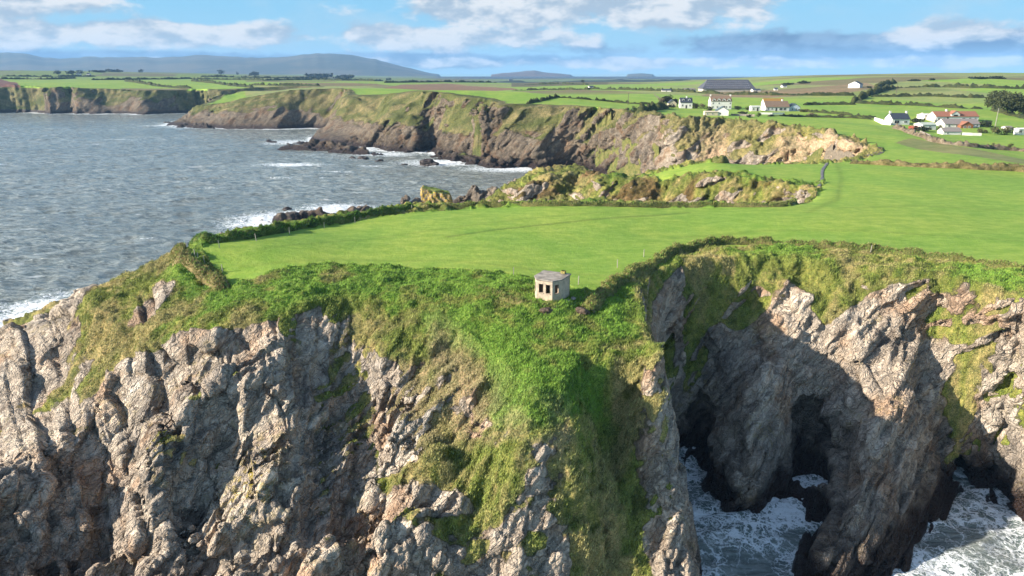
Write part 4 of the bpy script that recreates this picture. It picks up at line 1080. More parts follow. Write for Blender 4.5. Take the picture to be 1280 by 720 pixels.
for args in [(441,198.5,9,3,'small dark rock left of its twin in the middle of the bay',1),(455,199,14,4.5,'low dark rock in the middle of the bay right of the smaller one',2),(475,202.5,11,4,'round dark rock in the bay between two pairs of rocks',3),
    (505.5,206.5,9,2,'flat rock awash in the bay left of the biggest rock',4),(536,206,27,7,'biggest dark rock standing in the bay',5),(446,186.5,7,4,'lone dark rock close under the bay cliff',6),
    (359,262,12,4,'dark rock in the surf above the reef tip',7),(327,276,5,2.2,'tiny rock at the left edge of the surf',8),(336,280,8,3,'small rock in the surf above the field bank',9),(331,285,6,2,'lowest small rock in the surf by the field bank',10),
    (360,281,9,3.5,'rock in the surf below the reef tip',11),(400,266,12,3,'long low rock in the surf beside the reef',12),(346,284.5,6,1.8,'flat rock awash next to the field bank',13),
    (362,182,7,2,'leftmost dark rock of the reef across the bay',14),(209,154,8,2,'dark rock off the point of the far headland',15),(375,180,14,3,'rock in the foam off the reef across the bay',16),(404,186.5,12,4,'dark rock at the foot of the reef across the bay',17)]:
    sea_rock(*args)
for k, (px, py, s_, lab) in enumerate([(693,387,.55,'brown boulder in the bank below the lookout hut'),(683,391,.75,'broad brown boulder below the lookout hut left of the other'),(708,377,.30,'pale stone right of the lookout hut wall'),(716,374,.28,'small pale stone farther right of the lookout hut'),(728,391,.7,'dark boulder at the near end of the curving bank')]):
    x_, y_, z_ = hit(px, py); me = rock_mesh('boulder', (s_*1.3, s_, s_*.7), 30+k, M_STONE if 1 < k < 4 else simple('brown_boulder', (.12,.085,.06), .9, .3, 3, .5, col2=(.04,.03,.022)), 3)
    o = bpy.data.objects.new('boulder', me); C.objects.link(o); o.location = (x_, y_, z_+s_*.2); tag(o, lab, 'boulder')

# ------------------------------------------------------------------ fence posts
POSTS = [((244,322),'post in the shadow of the left earth bank, leftmost of three'),((248,326),'post in the shadow of the left earth bank, middle of three'),((256,330),'post in the shadow of the left earth bank, rightmost of three'),
 ((278.5,341),'pale post at the edge of the shadow in the left field corner'),((274.6,310.5),'stout post in the sea edge bank, first from the left corner'),((320.6,301.5),'pale post in the sea edge bank, second from the left corner'),
 ((362,293.5),'pale post in the sea edge bank, third from the left corner'),((405.5,286.5),'pale post in the sea edge bank, fourth from the left corner'),((444,279.5),'pale post in the sea edge bank, fifth from the left corner'),((515,264),'pale post where the sea edge bank meets the far bank'),
 ((642,345),'post left of the lookout hut at the field edge'),((723,356),'pale post just right of the lookout hut'),((771.7,335),'tall pale post behind the bend of the brown bank'),((804.7,321.5),'pale post beside the brown bank right of the tall one'),
 ((1088,316),'post above the long bank over the cove')]
pm = MB().box((0,0,.75), (.10,.10,1.3), 0, .9).box((0,0,1.313), (.07,.07,.025))
pm_me = None
for (px, py), lab in POSTS:
    x_, y_, z_ = hit(px, py)
    if pm_me is None: o = pm.build('fence_post', M_POST, bevel=.01); pm_me = o
    else: o = pm_me.copy(); C.objects.link(o)
    o.location = (x_, y_, z_-.08); o.rotation_euler = (R(random.uniform(-4, 4)), R(random.uniform(-4, 4)), random.random()*3)
    tag(o, 'weathered '+lab, 'fence post', 'fence posts round the near field')
for px, py, hh_, lab in [(785,131,8,'thin dark utility pole standing in the bright field above the bay cliff'),(1244,158,9,'pale utility pole left of the big evergreen trees'),(1120,118,8,'utility pole on the right hand hill by the hedge corner')]:
    x_, y_, z_ = hit(px, py); m_ = MB().tube([(0,0,-.3),(0,0,hh_*.5),(0,0,hh_)], [.20,.17,.13], 7).box((0,0,hh_-.5), (1.8,.12,.12))
    o = m_.build('utility_pole', M_POLE if px != 1244 else M_POST); o.location = (x_, y_, z_); tag(o, lab, 'pole')
# ------------------------------------------------------------------ houses
def house(name, px, py, wpx, dep, hw, hr, lab, cat='house', rz=0, wall=None, roof=None, chim=(), wins=(), doors=(), hip=0.0, dormers=(), gable_front=False, eave=.25, D=None, group=None):
    """px,py: foot of the front wall's middle; wpx: photo pixels across; hw, hr metres (or px if negative)"""
    wall = wall or M_WALLW; roof = roof or M_SLATE
    x, y, z = hit(px, py)
    if D: x, y, z = P3(px, py, D); z = ground(x, y)
    k = math.hypot(y, CAMZ-z)/FPX
    W = wpx*k
    if hw < 0: hw = -hw*k
    if hr < 0: hr = -hr*k
    root = empty(name, (x, y+.0, z-.25), R(rz), lab, cat, group)
    w2 = W/2; H = hw+.25
    b = MB()
    if gable_front:
        b.poly([(-w2,0,0),(w2,0,0),(w2,0,H),(0,0,H+hr),(-w2,0,H)]); b.poly([(w2,dep,0),(-w2,dep,0),(-w2,dep,H),(0,dep,H+hr),(w2,dep,H)])
        b.poly([(w2,0,0),(w2,dep,0),(w2,dep,H),(w2,0,H)]); b.poly([(-w2,dep,0),(-w2,0,0),(-w2,0,H),(-w2,dep,H)])
    else:
        i = hip*W/2
        b.poly([(-w2,0,0),(w2,0,0),(w2,0,H),(-w2,0,H)]); b.poly([(w2,dep,0),(-w2,dep,0),(-w2,dep,H),(w2,dep,H)])
        if hip: b.poly([(w2,0,0),(w2,dep,0),(w2,dep,H),(w2,0,H)]); b.poly([(-w2,dep,0),(-w2,0,0),(-w2,0,H),(-w2,dep,H)])
        else: b.poly([(w2,0,0),(w2,dep,0),(w2,dep,H),(w2,dep/2,H+hr),(w2,0,H)]); b.poly([(-w2,dep,0),(-w2,0,0),(-w2,0,H),(-w2,dep/2,H+hr),(-w2,dep,H)])
    b.build('wall', wall, root)
    th = .16; e = eave
    def slab(m_, A, B, Cc, Dd):
        A, B, Cc, Dd = (mathutils.Vector(q) for q in (A, B, Cc, Dd)); n = (B-A).cross(Dd-A).normalized()*th
        lo = [A, B, Cc, Dd]; hi = [q+n for q in lo]
        m_.poly([tuple(q) for q in hi]); m_.poly([tuple(q) for q in reversed(lo)])
        for q in range(4): m_.poly([tuple(lo[q]), tuple(lo[(q+1) % 4]), tuple(hi[(q+1) % 4]), tuple(hi[q])])
    r_ = MB(); Z = H+hr+.012; sl_ = 0
    if gable_front:
        s = hr/w2; slab(r_, (-w2-e,-e,H-e*s+.012),(0,-e,Z),(0,dep+e,Z),(-w2-e,dep+e,H-e*s+.012)); slab(r_, (0,-e,Z),(w2+e,-e,H-e*s+.012),(w2+e,dep+e,H-e*s+.012),(0,dep+e,Z))
    elif hip:
        i = hip*w2; s = hr/(dep/2)
        A=(-w2-e,-e,H+.012); B=(w2+e,-e,H+.012); C2=(w2+e,dep+e,H+.012); D2=(-w2-e,dep+e,H+.012); P_=(-w2+i,dep/2,Z); Q_=(w2-i,dep/2,Z)
        r_.poly([A,B,Q_,P_]); r_.poly([B,C2,Q_]); r_.poly([C2,D2,P_,Q_]); r_.poly([D2,A,P_]); r_.poly([D2,C2,B,A])
    else:
        s = hr/(dep/2); slab(r_, (-w2-e*.6,-e,H-e*s+.012),(w2+e*.6,-e,H-e*s+.012),(w2+e*.6,dep/2,Z),(-w2-e*.6,dep/2,Z)); slab(r_, (-w2-e*.6,dep/2,Z),(w2+e*.6,dep/2,Z),(w2+e*.6,dep+e,H-e*s+.012),(-w2-e*.6,dep+e,H-e*s+.012))
    rf = r_.build('roof', roof, root)
    for cx in chim:
        c = MB().box((cx*w2, dep/2 if not gable_front else dep*.5, H+hr+.25), (.75,.9,1.5)).box((cx*w2, dep/2 if not gable_front else dep*.5, H+hr+1.03), (.9,1.05,.14)); c.build('chimney', wall, rf)
    for (wx, wz, ww, wh) in wins:   # fractions of the wall
        cx = wx*w2; cz = .25+wz*hw
        f = MB(); t = .09
        f.box((cx,-.03,cz+wh/2+t/2), (ww+2*t,.08,t)).box((cx,-.05,cz-wh/2-t/2), (ww+2*t,.14,t)).box((cx-ww/2-t/2,-.03,cz), (t,.08,wh)).box((cx+ww/2+t/2,-.03,cz), (t,.08,wh)).box((cx,-.035,cz),(.05,.05,wh))
        fo = f.build('window', M_FRAME, root); MB().box((cx,-.012,cz),(ww,.03,wh)).build('pane', M_GLASS, fo)
    for wx in doors: MB().box((wx*w2,-.03,.25+1.03),(.95,.07,2.05)).build('door', M_DOOR, root)
    for dx, dw, dh, front in dormers:     # gabled dormers on the front slope
        cx = dx*w2; y0 = -.02 if front else dep*.16; zb = H-.05 if front else H+hr*.30; zt = zb+dh
        d_ = MB(); yb = dep*.5
        d_.poly([(cx-dw/2,y0,zb-(.0)),(cx+dw/2,y0,zb),(cx+dw/2,y0,zt-.1),(cx,y0,zt+dw*.38),(cx-dw/2,y0,zt-.1)])
        d_.poly([(cx+dw/2,y0,zb),(cx+dw/2,yb,zb),(cx+dw/2,yb,zt-.1),(cx+dw/2,y0,zt-.1)]); d_.poly([(cx-dw/2,yb,zb),(cx-dw/2,y0,zb),(cx-dw/2,y0,zt-.1),(cx-dw/2,yb,zt-.1)])
        do = d_.build('dormer', wall, root)
        q = MB(); slab(q, (cx-dw/2-.12,y0-.15,zt-.15),(cx,y0-.15,zt+dw*.38+.02),(cx,yb,zt+dw*.38+.02),(cx-dw/2-.12,yb,zt-.15)); slab(q, (cx,y0-.15,zt+dw*.38+.02),(cx+dw/2+.12,y0-.15,zt-.15),(cx+dw/2+.12,yb,zt-.15),(cx,yb,zt+dw*.38+.02))
        q.build('dormer_roof', roof, do); MB().box((cx,y0-.03,(zb+zt)/2),(dw*.5,.05,dh*.6)).build('pane', M_GLASS, do)
    return root
W1 = .85
house('cottage', 857.5, 135.5, 14.5, 6, -7, -5.2, 'small white cottage with two dormers and dark roof beside the gabled annex', rz=-4, chim=(.1,), wins=((-.6,.5,.8,1.1),(.62,.5,.8,1.1)), doors=(.02,), dormers=((-.5,1.5,1.1,False),(.5,1.5,1.1,False)))
house('outhouse', 840.5, 133.5, 9.5, 5, -4.2, -4, 'cream gabled outhouse behind dark shrubs left of the dormered cottage', 'outhouse', gable_front=True, wins=((.2,.55,.6,.6),), wall=M_CREAM)
house('farmhouse', 901, 136.5, 25, 8, -9.5, -5.5, 'tall two storey white house with brown roof, front gables and end chimneys', rz=-3, roof=M_THATCH, chim=(-.95,.95), wins=((-.78,.27,.8,1.0),(-.35,.27,.8,1.0),(.1,.27,.8,1.0),(.5,.27,.8,1.0),(.85,.27,.8,1.0),(-.78,.72,.7,.9),(-.2,.72,.7,.9),(.85,.72,.7,.9)), doors=(.3,), dormers=((-.7,2.2,1.0,True),(-.25,2.2,1.0,True),(.25,2.2,1.0,True),(.7,2.2,1.0,True)))
house('outhouse', 902.5, 144.5, 15, 9, -5.5, -4.6, 'white gabled building with grey blue roof in front of the tall house', 'outhouse', rz=-14, gable_front=True, roof=simple('blue_slate_roof', (.13,.17,.21), .6, .2, 5), wins=((-.3,.4,.7,.8),))
house('shed', 889, 144.5, 16, 3, -4.2, -.9, 'long low cream shed left of the white gabled building', 'shed', wall=M_CREAM, roof=M_CREAM, wins=((-.6,.5,.6,.6),(.2,.5,.6,.6)))
house('bungalow', 971.5, 139, 29, 8, -5.0, -6.5, 'long white bungalow with broad brown roof, end gable and ochre ridge', 'bungalow', rz=2, roof=M_THATCH, chim=(.55,), wins=((-.78,.55,1.0,1.0),(-.45,.55,.8,1.0),(.3,.5,2.0,1.3),(.62,.5,1.6,1.3)), doors=(-.1,))
house('barn', 967, 135.5, 24, 6, -6.5, -4.8, 'ochre roofed house rising behind the brown roofed bungalow', 'house', roof=M_OCHRE, wins=((.9,.5,.6,.6),))
house('annexe', 944.5, 139, 11, 4, -5.2, -.8, 'flat roofed pair of white annexes left of the long bungalow', 'annexe', roof=M_WALLW, wins=((-.5,.5,.9,.9),), doors=(.4,))
house('annexe', 993, 139, 13, 6, -4.6, -4.2, 'pale blue white gabled annexe at the right end of the long bungalow', 'annexe', gable_front=True, wall=simple('blue_white_render', (.50,.57,.66), .8, .08, 2), wins=((-.4,.5,.7,1.1),(.3,.5,.7,1.1)))
house('house', 1125.5, 156, 22, 7, -7, -6.2, 'white house with dark slate roof and two end chimneys', rz=3, chim=(-.93,.93), wins=((-.45,.5,2.6,1.4),(.55,.5,1.6,.8)))
house('garage', 1145, 162.3, 6, 5, -3, -1.4, 'little red timber shed below the slate roofed house', 'shed', wall=M_REDSHED, roof=M_TERRA, doors=(-.3,))
house('shed', 1161, 162.5, 17.5, 7, -6, -2.2, 'long white shed with pale roof left of the grey roofed shed', 'shed', rz=4, roof=simple('pale_sheet_roof', (.46,.50,.42), .7, .1, 2), wins=((.1,.6,1.0,.6),))
house('bungalow', 1196, 151.5, 53, 8, -5.5, -5.5, 'widest white bungalow with terracotta tiled roof', 'bungalow', rz=2, roof=M_TERRA, chim=(-.35,), wins=((-.85,.5,1.2,1.0),(-.6,.5,1.0,1.0),(.3,.5,1.6,1.0),(.6,.5,1.2,1.0),(.85,.5,1.0,1.0)), doors=(-.45,), dormers=((-.1,4.6,1.2,True),))
house('house', 1202.5, 159.5, 43, 8, -4.2, -5.5, 'white house with brown grey roof in front of the terracotta bungalow', rz=1, roof=M_GREYROOF, wins=((-.75,.5,1.0,.9),(-.3,.5,1.0,.9),(.85,.5,.8,.9)))
house('porch', 1208.5, 160.5, 15, 5, -3.2, -4.6, 'orange timber gabled front wing on the brown grey roofed house', 'wing', gable_front=True, wall=M_ORANGE, roof=M_TERRA, wins=((-.35,.5,1.0,.9),(.35,.5,1.0,.9)))
house('shed', 1190, 168.5, 22, 5, -3.8, -4.2, 'white shed with grey brown sheet roof nearest the field', 'shed', rz=0, roof=M_GREYROOF, wins=((-.5,.5,.7,.6),))
house('annexe', 1161, 149.5, 13, 6, -5, -1.5, 'small white building left of the terracotta bungalow', 'annexe', rz=8, roof=M_WALLW, wins=((-.4,.5,.8,.7),(.4,.5,.8,.7)))
house('garage', 1262, 162, 8, 4, -2.2, -1.4, 'small grey roofed garage among the right hand bushes', 'shed', roof=M_GREYROOF, wins=((.2,.5,.6,.5),))
house('mobile_home', 1280, 169, 16, 3, -7, -1.2, 'white mobile home at the right edge of the picture', 'mobile home', rz=4, roof=M_WALLW, wins=((-.65,.62,1.4,.9),(0,.62,1.2,.9),(.6,.62,1.2,.9)))
house('farmhouse', 1067, 110, 13, 12, -4.4, -3.2, 'white gable ended farmhouse alone on the far right hill', rz=-38, gable_front=True, wins=((0,.5,1.0,1.0),))
def great_barn():
    x, y, z = hit(911, 114.5)
    k = y/FPX; W = 61*k; root = empty('great_barn', (x, y, z-.3), R(-3), 'huge dark roofed barn on the plain behind the tall white house', 'barn')
    Dp = 26; H = 3.0; Hr = 10.5*k; w2 = W/2
    MB().box((0, Dp/2, H/2), (W, Dp, H)).build('wall', simple('pale_barn_wall', (.50,.46,.40), .8, .1, .5), root)
    r_ = MB()
    r_.poly([(-w2-1,-1,H),(w2+1,-1,H),(w2-4,Dp/2,H+Hr),(-w2+6,Dp/2,H+Hr)]); r_.poly([(w2+1,Dp+1,H),(-w2-1,Dp+1,H),(-w2+6,Dp/2,H+Hr),(w2-4,Dp/2,H+Hr)])
    r_.poly([(w2+1,-1,H),(w2+1,Dp+1,H),(w2-4,Dp/2,H+Hr)]); r_.poly([(-w2-1,Dp+1,H),(-w2-1,-1,H),(-w2+6,Dp/2,H+Hr)])
    ro = r_.build('roof', simple('dark_sheet_roof', (.05,.058,.075), .7, .25, .35, col2=(.10,.10,.115)), root)
    for j in range(4):
        for i_ in range(22):
            a = (j+.6)/4.6; xx = -w2+3+(W-7)*(i_+.5)/22
            m_ = MB().box((xx*(1-.05*a), -1+(Dp/2+1)*a-.06, H+Hr*a+.12), (W/22*.45, .5, Hr/9)); m_.build('roof_light', simple('dull_skylight', (.27,.28,.32), .5, .2, 1), ro)
great_barn()
# far white houses, a few pixels each
for px, py, w_, lab in [(981,109.3,5,'tiny white far house right of the great barn'),(98,94,5,'larger of two far white houses between trees on the left plain'),(110,94.5,3.5,'smaller far white house right of its neighbour on the left plain'),(739.7,110.5,6,'far white house at the end of the brown field'),
    (638.5,102.3,5,'far white house under the pointed mountain'),(970,113,4,'far cream house beside the brown fields'),(833,114.7,11,'long low pale farm building left of the great barn'),(863,113.7,14,'pale roofed farm building beside the great barn'),(946,114.3,9,'low white farm building right of the great barn')]:
    house('far_house', px, py, w_, 8, -1.6, -1.3, lab, 'house', rz=random.uniform(-15, 15), roof=M_SLATE if px not in (863,) else M_GREYROOF, wins=((0,.5,1,1),))
def white_wall(pts, h_, lab, mat=None, w_=.35):
    P = [hit(*p) for p in pts]; b = MB()
    for (a, b2) in zip(P[:-1], P[1:]):
        dx, dy = b2[0]-a[0], b2[1]-a[1]; L = math.hypot(dx, dy); b.box(((a[0]+b2[0])/2, (a[1]+b2[1])/2, (a[2]+b2[2])/2+h_/2-.3), (L+w_, w_, h_+.6), math.atan2(dy, dx))
    tag(b.build('garden_wall', mat or M_WALLW), lab, 'garden wall')
white_wall([(1093,150.5),(1103,155.5),(1113,156.5)], 2.0, 'white wall curving up left of the slate roofed house')
white_wall([(1152,143),(1156,149),(1168,153)], 1.6, 'pale wall round the yard left of the terracotta bungalow', mat=M_CREAM)
white_wall([(951,143),(965,143.2),(980,143.3)], 1.1, 'low white wall in front of the long bungalow')
white_wall([(1203,169),(1214,169.5),(1226,169.8)], 1.2, 'short white wall right of the shed nearest the field')
white_wall([(914,144.5),(930,145),(943,145.5)], 1.0, 'grey stone wall right of the white gabled building', mat=M_STONE)
white_wall([(1150,166),(1162,171)], 1.0, 'grey garden wall below the long white shed', mat=M_STONE)

# ------------------------------------------------------------------ trees and bushes
def crown_faces(n, cx, cy, cz, rx, ry, rz_, leaf, seed, clumps=14, umbrella=0):
    g = np.random.default_rng(seed)
    cc = g.normal(size=(clumps, 3)); cc /= np.linalg.norm(cc, axis=1)[:, None]; cc *= g.uniform(.35, .85, (clumps, 1))
    if umbrella: cc[:, 2] = np.abs(cc[:, 2])*.8
    cr = g.uniform(.28, .5, clumps)
    k = g.integers(0, clumps, n); d = g.normal(size=(n, 3)); d /= np.linalg.norm(d, axis=1)[:, None]
    p = cc[k]+d*(cr[k]*g.uniform(.6, 1.08, n))[:, None]
    p = p*np.array([rx, ry, rz_])+np.array([cx, cy, cz])
    a = g.normal(size=(n, 3)); a /= np.linalg.norm(a, axis=1)[:, None]; b = np.cross(a, g.normal(size=(n, 3))); b /= np.linalg.norm(b, axis=1)[:, None]
    s = leaf*g.uniform(.6, 1.3, (n, 1))
    v = np.stack([p-a*s-b*s*.5, p+a*s-b*s*.5, p+a*s*.6+b*s*.6, p-a*s*.6+b*s*.6], 1).reshape(-1, 3)
    return v, np.arange(4*n).reshape(-1, 4)
def tree(name, px, py, wpx, hpx, lab, mat=None, trunk=.3, seed=1, n=900, umbrella=0, cat='tree', D=None, group=None, leafk=.075, depth=.9):
    if D: x, y, _ = P3(px, py, D); z = ground(x, y)
    else: x, y, z = hit(px, py)
    k = math.hypot(y, CAMZ-z)/FPX; W = wpx*k/2; H = hpx*k
    root = empty(name, (x, y, z-.1), 0, lab, cat, group)
    cz = H*(trunk+1)/2; rz_ = H*(1-trunk)/2*1.08
    v, q = crown_faces(n, 0, 0, cz, W, W*depth, rz_, max(W, rz_)*leafk, seed, 16, umbrella)
    me = np_mesh('crown', v, q, False); me.materials.append(mat or M_LEAF); o = bpy.data.objects.new('crown', me); C.objects.link(o); o.parent = root
    t = MB(); r0 = max(.08, H*.025)
    t.tube([(0,0,-.3),(W*.05,0,H*trunk*.6+.1),(W*.02,0,H*.75)], [r0*1.4, r0, r0*.4])
    g = random.Random(seed)
    for i in range(5):
        a = g.uniform(0, 6.28); z0 = H*(trunk*.6+.08*i); t.tube([(0,0,z0),(math.cos(a)*W*.4,math.sin(a)*W*.4,z0+H*.18),(math.cos(a)*W*.75,math.sin(a)*W*.7,z0+H*.26)], [r0*.6, r0*.4, r0*.15], 5)
    t.build('trunk', M_BARK, root, True)
    return root
tree('pine_tree', 1264, 144, 46, 31, 'broad grey green pine in the middle of the clump at the right edge', seed=5, n=3400, umbrella=0, trunk=.18, leafk=.05)
tree('pine_tree', 1246, 138, 34, 23, 'leftmost pine of the clump at the right edge', seed=6, n=2200, trunk=.05, leafk=.055)
tree('pine_tree', 1282, 145, 26, 24, 'darker pine cut by the right edge of the picture', seed=7, n=2000, trunk=.08, leafk=.055)
tree('conifer', 834, 130, 17, 10, 'dark rounded evergreen behind the cream outhouse', M_LEAFD, seed=8, n=1200, trunk=.05)
tree('conifer', 844, 130.5, 13, 6.5, 'lower dark evergreen between outhouse and dormered cottage', M_LEAFD, seed=9, n=800, trunk=.05)
tree('bare_tree', 826, 130, 10, 8, 'bare brown tree left of the dark evergreens', M_TWIG, seed=10, n=600, trunk=.2)
BUSH = [(839,134.5,11,4.5,'dark shrubs in front of the cream outhouse',M_LEAFD),(869,135.5,13,7,'bare brown bushes right of the dormered cottage',M_TWIG),(878,135,9,6,'bare bush between the cottage and the tall house',M_TWIG),(886,139.5,12,8,'dark evergreen bush left of the tall white house',M_LEAFD),
 (922,137.5,10,5,'dark bush right of the tall white house',M_LEAFD),(934,138,7,6,'brown bush left of the white annexes',M_LEAFB),(928,142.5,13,3.5,'low dark shrub in the garden right of the white gabled building',M_LEAFD),(937,147,9,3.5,'dark clipped bush by the grey stone wall',M_LEAFD),(948,146,7,5,'dark round bush in front of the white annexes',M_LEAFD),
 (988,137,8,7,'dark bush at the corner of the brown roofed bungalow',M_LEAFD),(1006,140,14,4,'green bushes right of the blue white annexe',M_LEAFB),(1016,145,12,4,'brown bush in the hedge right of the bungalow',M_TWIG),(1052,146,11,3.5,'olive bush in the hedge before the slate roofed house',M_LEAFB),(1123,161,9,5,'brown bush below the slate roofed house',M_TWIG),
 (1148,153,18,5,'dark hedge like shrubs right of the slate roofed house',M_LEAFD),(1153,164.5,20,6,'dark shrubs in front of the long white shed',M_LEAFD),(1174,164,8,8,'brown bush between the white shed and the grey roofed shed',M_LEAFB),(1232,159,18,9,'dark bush right of the brown grey roofed house',M_LEAFD),(1227,166,14,7,'green garden bush right of the shed nearest the field',M_LEAFB),
 (1243,168,16,10,'tall round bush between the garden and the mobile home',M_LEAFB),(1256,168.5,15,9,'olive bush left of the mobile home',M_LEAFB),(1268,167,12,8,'dark bush touching the mobile home',M_LEAFD),(1241,184,8,5,'small lone bush in the rough paddock, left one',M_LEAFB),(1262,185,8,6,'small lone bush in the rough paddock, right one',M_LEAFB),
 (1172,147,10,4,'low green bush at the left end of the terracotta bungalow',M_LEAFB),(1158,172,8,3,'low shrub on the stone bank under the long white shed',M_TWIG),(793,140,10,7,'dark thorn bush on the edge of the bay cliff',M_LEAFD)]
for k, (px, py, w_, h_, lab, mt) in enumerate(BUSH):
    tree('bush', px, py, w_, h_, lab, mt, trunk=.0, seed=40+k, n=420, cat='bush', leafk=.09)
FARTREES = [(72,93,10,4.5,'dark far tree left of the two white houses on the left plain'),(88,92.5,13,4,'dark far trees touching the two white houses'),(101,92,8,4,'far tree behind the larger white house on the left plain'),(122,90.5,18,2.6,'long far tree clump left of centre on the left plain'),(142,90,20,3,'longest far tree clump on the left plain skyline'),(177,91,7,4.5,'single far tree left of the mountain dip'),
 (276,93,10,5.5,'lone windswept tree on the skyline below the mountains'),(297,93.5,4,3.5,'tiny tree right of the lone windswept tree'),(318,95,14,4.5,'round tree clump on the skyline right of the lone tree'),(395,97.5,36,5,'largest wood on the skyline under the left mountain'),(432,98.5,28,4.5,'second wood on the skyline under the left mountain'),(486,101,7,3.5,'small tree under the end of the left mountain'),
 (728,103,5,3.5,'small dark tree on the skyline right of the pointed mountain'),(1165,100.5,9,2.5,'far trees on the right skyline near the hedge end'),(1224,98.8,20,2.6,'far wood on top of the right hand hill'),(1248,98.5,20,2.8,'far wood right of its twin on the right hand hill'),(1143,101.3,14,2.2,'low far trees where the right hill meets the sky'),(1086,110,8,2.6,'bush beside the far white farmhouse'),
 (945,117,7,3,'tree in front of the low white farm building'),(985,106.5,14,3,'far dark trees behind the tiny white house'),(1004,104.5,16,3,'far dark trees under the low blue hills')]
for k, (px, py, w_, h_, lab) in enumerate(FARTREES):
    tree('far_tree', px, py, w_, h_, lab, M_LEAFD, trunk=.0, seed=90+k, n=320, leafk=.10)

# ------------------------------------------------------------------ far woods, hills and mountains
def range_mesh(name, prof, D0, D1, mat, seed, na=420, nr=26, base=2, rough=.06):
    prof = np.array(prof, float)
    px = np.linspace(prof[0, 0], prof[-1, 0], na); py = np.interp(px, prof[:, 0], prof[:, 1])+(.9*vn2(px/26, px*0, seed)+.5*vn2(px/9, px*0, seed+2))
    X0 = np.zeros((na, nr)); Y0 = X0.copy(); Z0 = X0.copy()
    for j in range(nr):
        f = j/(nr-1); D = D0+(D1-D0)*f
        bell = math.sin(math.pi*min(1, f*1.0))**.9
        v = (360-py)/FPX; dy = CP+v*SP; dz = -SP+v*CP
        x = (px-640)/FPX*D/dy; z = CAMZ+dz/dy*((D0+D1)/2)
        X0[:, j] = x; Y0[:, j] = D
        hgt = np.maximum(z-base, 0)
        nn = 1+rough*5*(vn2(x/900, D/900+0*x, seed)*.6+vn2(x/350, D/350+0*x, seed+1)*.3)*(1-bell*.75)
        Z0[:, j] = base*(.0 if name != 'hills' else 1)-1+hgt*bell*nn-(90*(1-np.clip(hgt/8, 0, 1)) if name != 'hills' else 0)
    i, j = np.meshgrid(np.arange(na-1), np.arange(nr-1), indexing='ij')
    q = np.stack([i*nr+j, (i+1)*nr+j, (i+1)*nr+j+1, i*nr+j+1], -1).reshape(-1, 4)
    me = np_mesh(name, np.stack([X0, Y0, Z0], -1).reshape(-1, 3), q); me.materials.append(mat)
    o = bpy.data.objects.new(name, me); C.objects.link(o); o['kind'] = 'structure'
def hill_mat(name, a, b, sc):
    m, t, p, o = new_mat(name); co = obco(t)
    t.plug(p.inputs['Base Color'], t.mix(t.rng(t.noise(co, sc, 5, .6), .4, .6), a, b)); p.inputs['Roughness'].default_value = .95; return m
MM = hill_mat('moorland', (.05,.06,.045), (.10,.09,.06), .002)
range_mesh('mountains', [(-500,92),(-300,80),(-150,70),(-60,66),(0,67),(30,68),(55,72),(75,73.5),(110,71.5),(150,73),(185,72),(225,70.5),(260,70),(320,71.5),(350,70),(375,68.2),(410,67.8),(440,69.5),(470,73.5),(490,79),(515,86),(535,91),(555,94),(580,96)], 6600, 11500, MM, 301)
range_mesh('mountain', [(575,96),(600,94.3),(625,92.2),(648,89.8),(658,88.3),(668,87.8),(678,89.6),(700,91.8),(722,94),(745,96)], 6700, 10000, hill_mat('heather_hill', (.085,.06,.055), (.12,.085,.07), .002), 302, 260)
range_mesh('mountain', [(752,96),(772,93.8),(790,91.6),(800,91.2),(815,92.6),(835,94.3),(855,96)], 6700, 11000, MM, 303, 160)
WD = hill_mat('far_woods', (.014,.024,.016), (.05,.065,.03), .006)
range_mesh('hills', [(560,102),(620,101.5),(690,101),(720,100),(760,99.3),(800,99.6),(850,98.8),(880,99.5),(920,98.4),(940,97.2),(962,96.3),(985,97.3),(1010,99),(1040,100),(1100,100.5),(1140,98.6),(1160,97.6),(1180,99),(1230,100),(1330,101)], 2500, 3200, WD, 304, 900, 22, base=4, rough=.10)

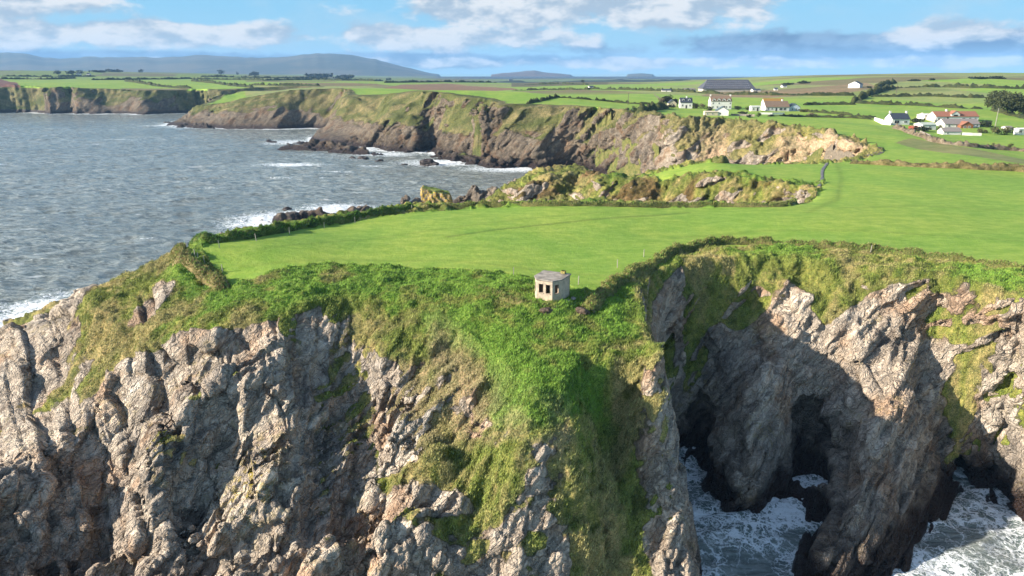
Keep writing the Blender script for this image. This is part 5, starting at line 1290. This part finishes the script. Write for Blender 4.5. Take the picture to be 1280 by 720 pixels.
# ------------------------------------------------------------------ grass tussocks near the camera
def grass():
    rr = np.hypot(V[:, 0], V[:, 1])
    okm = (rr < 135) & (lrough > 0) & (lcov > .75) & (Nf[:, 2] > .25)
    idx = np.nonzero(okm)[0]
    g = np.random.default_rng(5); n = 150000
    idx = g.choice(idx, n)
    p = V[idx]+np.stack([g.normal(0, .15, n), g.normal(0, .15, n), np.zeros(n)], 1)
    base_c = lcol[idx]
    for bv, bc in BANKV:
        bv = bv[(np.hypot(bv[:, 0], bv[:, 1]) < 170)]
        if not len(bv): continue
        k_ = g.choice(len(bv), min(len(bv)*3, 14000)); p = np.concatenate([p, bv[k_]+g.normal(0, .06, (len(k_), 3))]); base_c = np.concatenate([base_c, bc*g.uniform(.6, 1.4, (len(k_), 1))*np.where(g.random((len(k_), 1)) < .3, np.array([.6, 1.2, .5]), 1)])
    n = len(p); nb = 2
    P = np.repeat(p, nb, 0)+g.normal(0, .05, (n*nb, 3))*[1, 1, .2]
    a = g.uniform(0, 6.28, n*nb); L = g.uniform(.12, .32, n*nb); lean = g.uniform(.1, .35, n*nb)
    w = g.uniform(.02, .045, n*nb)
    dx = np.cos(a); dy = np.sin(a)
    b0 = P+np.stack([-dy*w, dx*w, 0*w-.05], 1); b1 = P+np.stack([dy*w, -dx*w, 0*w-.05], 1)
    wind = np.array([.6, .25])
    tip = P+np.stack([dx*lean*.6+wind[0]*L*.5, dy*lean*.6+wind[1]*L*.5, L], 1)
    v = np.stack([b0, b1, tip], 1).reshape(-1, 3); q = np.arange(len(v)).reshape(-1, 3)
    me = np_mesh('grass', v, q, False)
    c = np.repeat(base_c, nb*3, 0)*g.uniform(.85, 1.6, (n*nb, 1)).repeat(3, 0)
    add_attr(me, 'gcol', c)
    m, t, p_, o = new_mat('grass_blades'); t.plug(p_.inputs['Base Color'], t.attr('gcol', 'Color')); p_.inputs['Roughness'].default_value = .8
    me.materials.append(m); o = bpy.data.objects.new('grass', me); C.objects.link(o); tag(o, 'long windblown grass on the near headland', 'grass', kind='stuff')
grass()
# ------------------------------------------------------------------ air
def haze():
    b = MB().box((0, 6500, 170), (24000, 15000, 350)); me = b.build('haze', bpy.data.materials.new('haze'))
    me['kind'] = 'stuff'; me['label'] = 'pale blue air over the plain and mountains'; me['category'] = 'haze'
    m = me.data.materials[0]; m.use_nodes = True; t = NT(m.node_tree); t.n.clear(); o = t.new('ShaderNodeOutputMaterial')
    v = t.new('ShaderNodeVolumePrincipled'); v.inputs['Color'].default_value = (.33, .62, 1, 1); v.inputs['Density'].default_value = HAZE
    v.inputs['Anisotropy'].default_value = .0
    t.l.new(v.outputs[0], o.inputs['Volume'])
HAZE = 6.5e-5
haze()
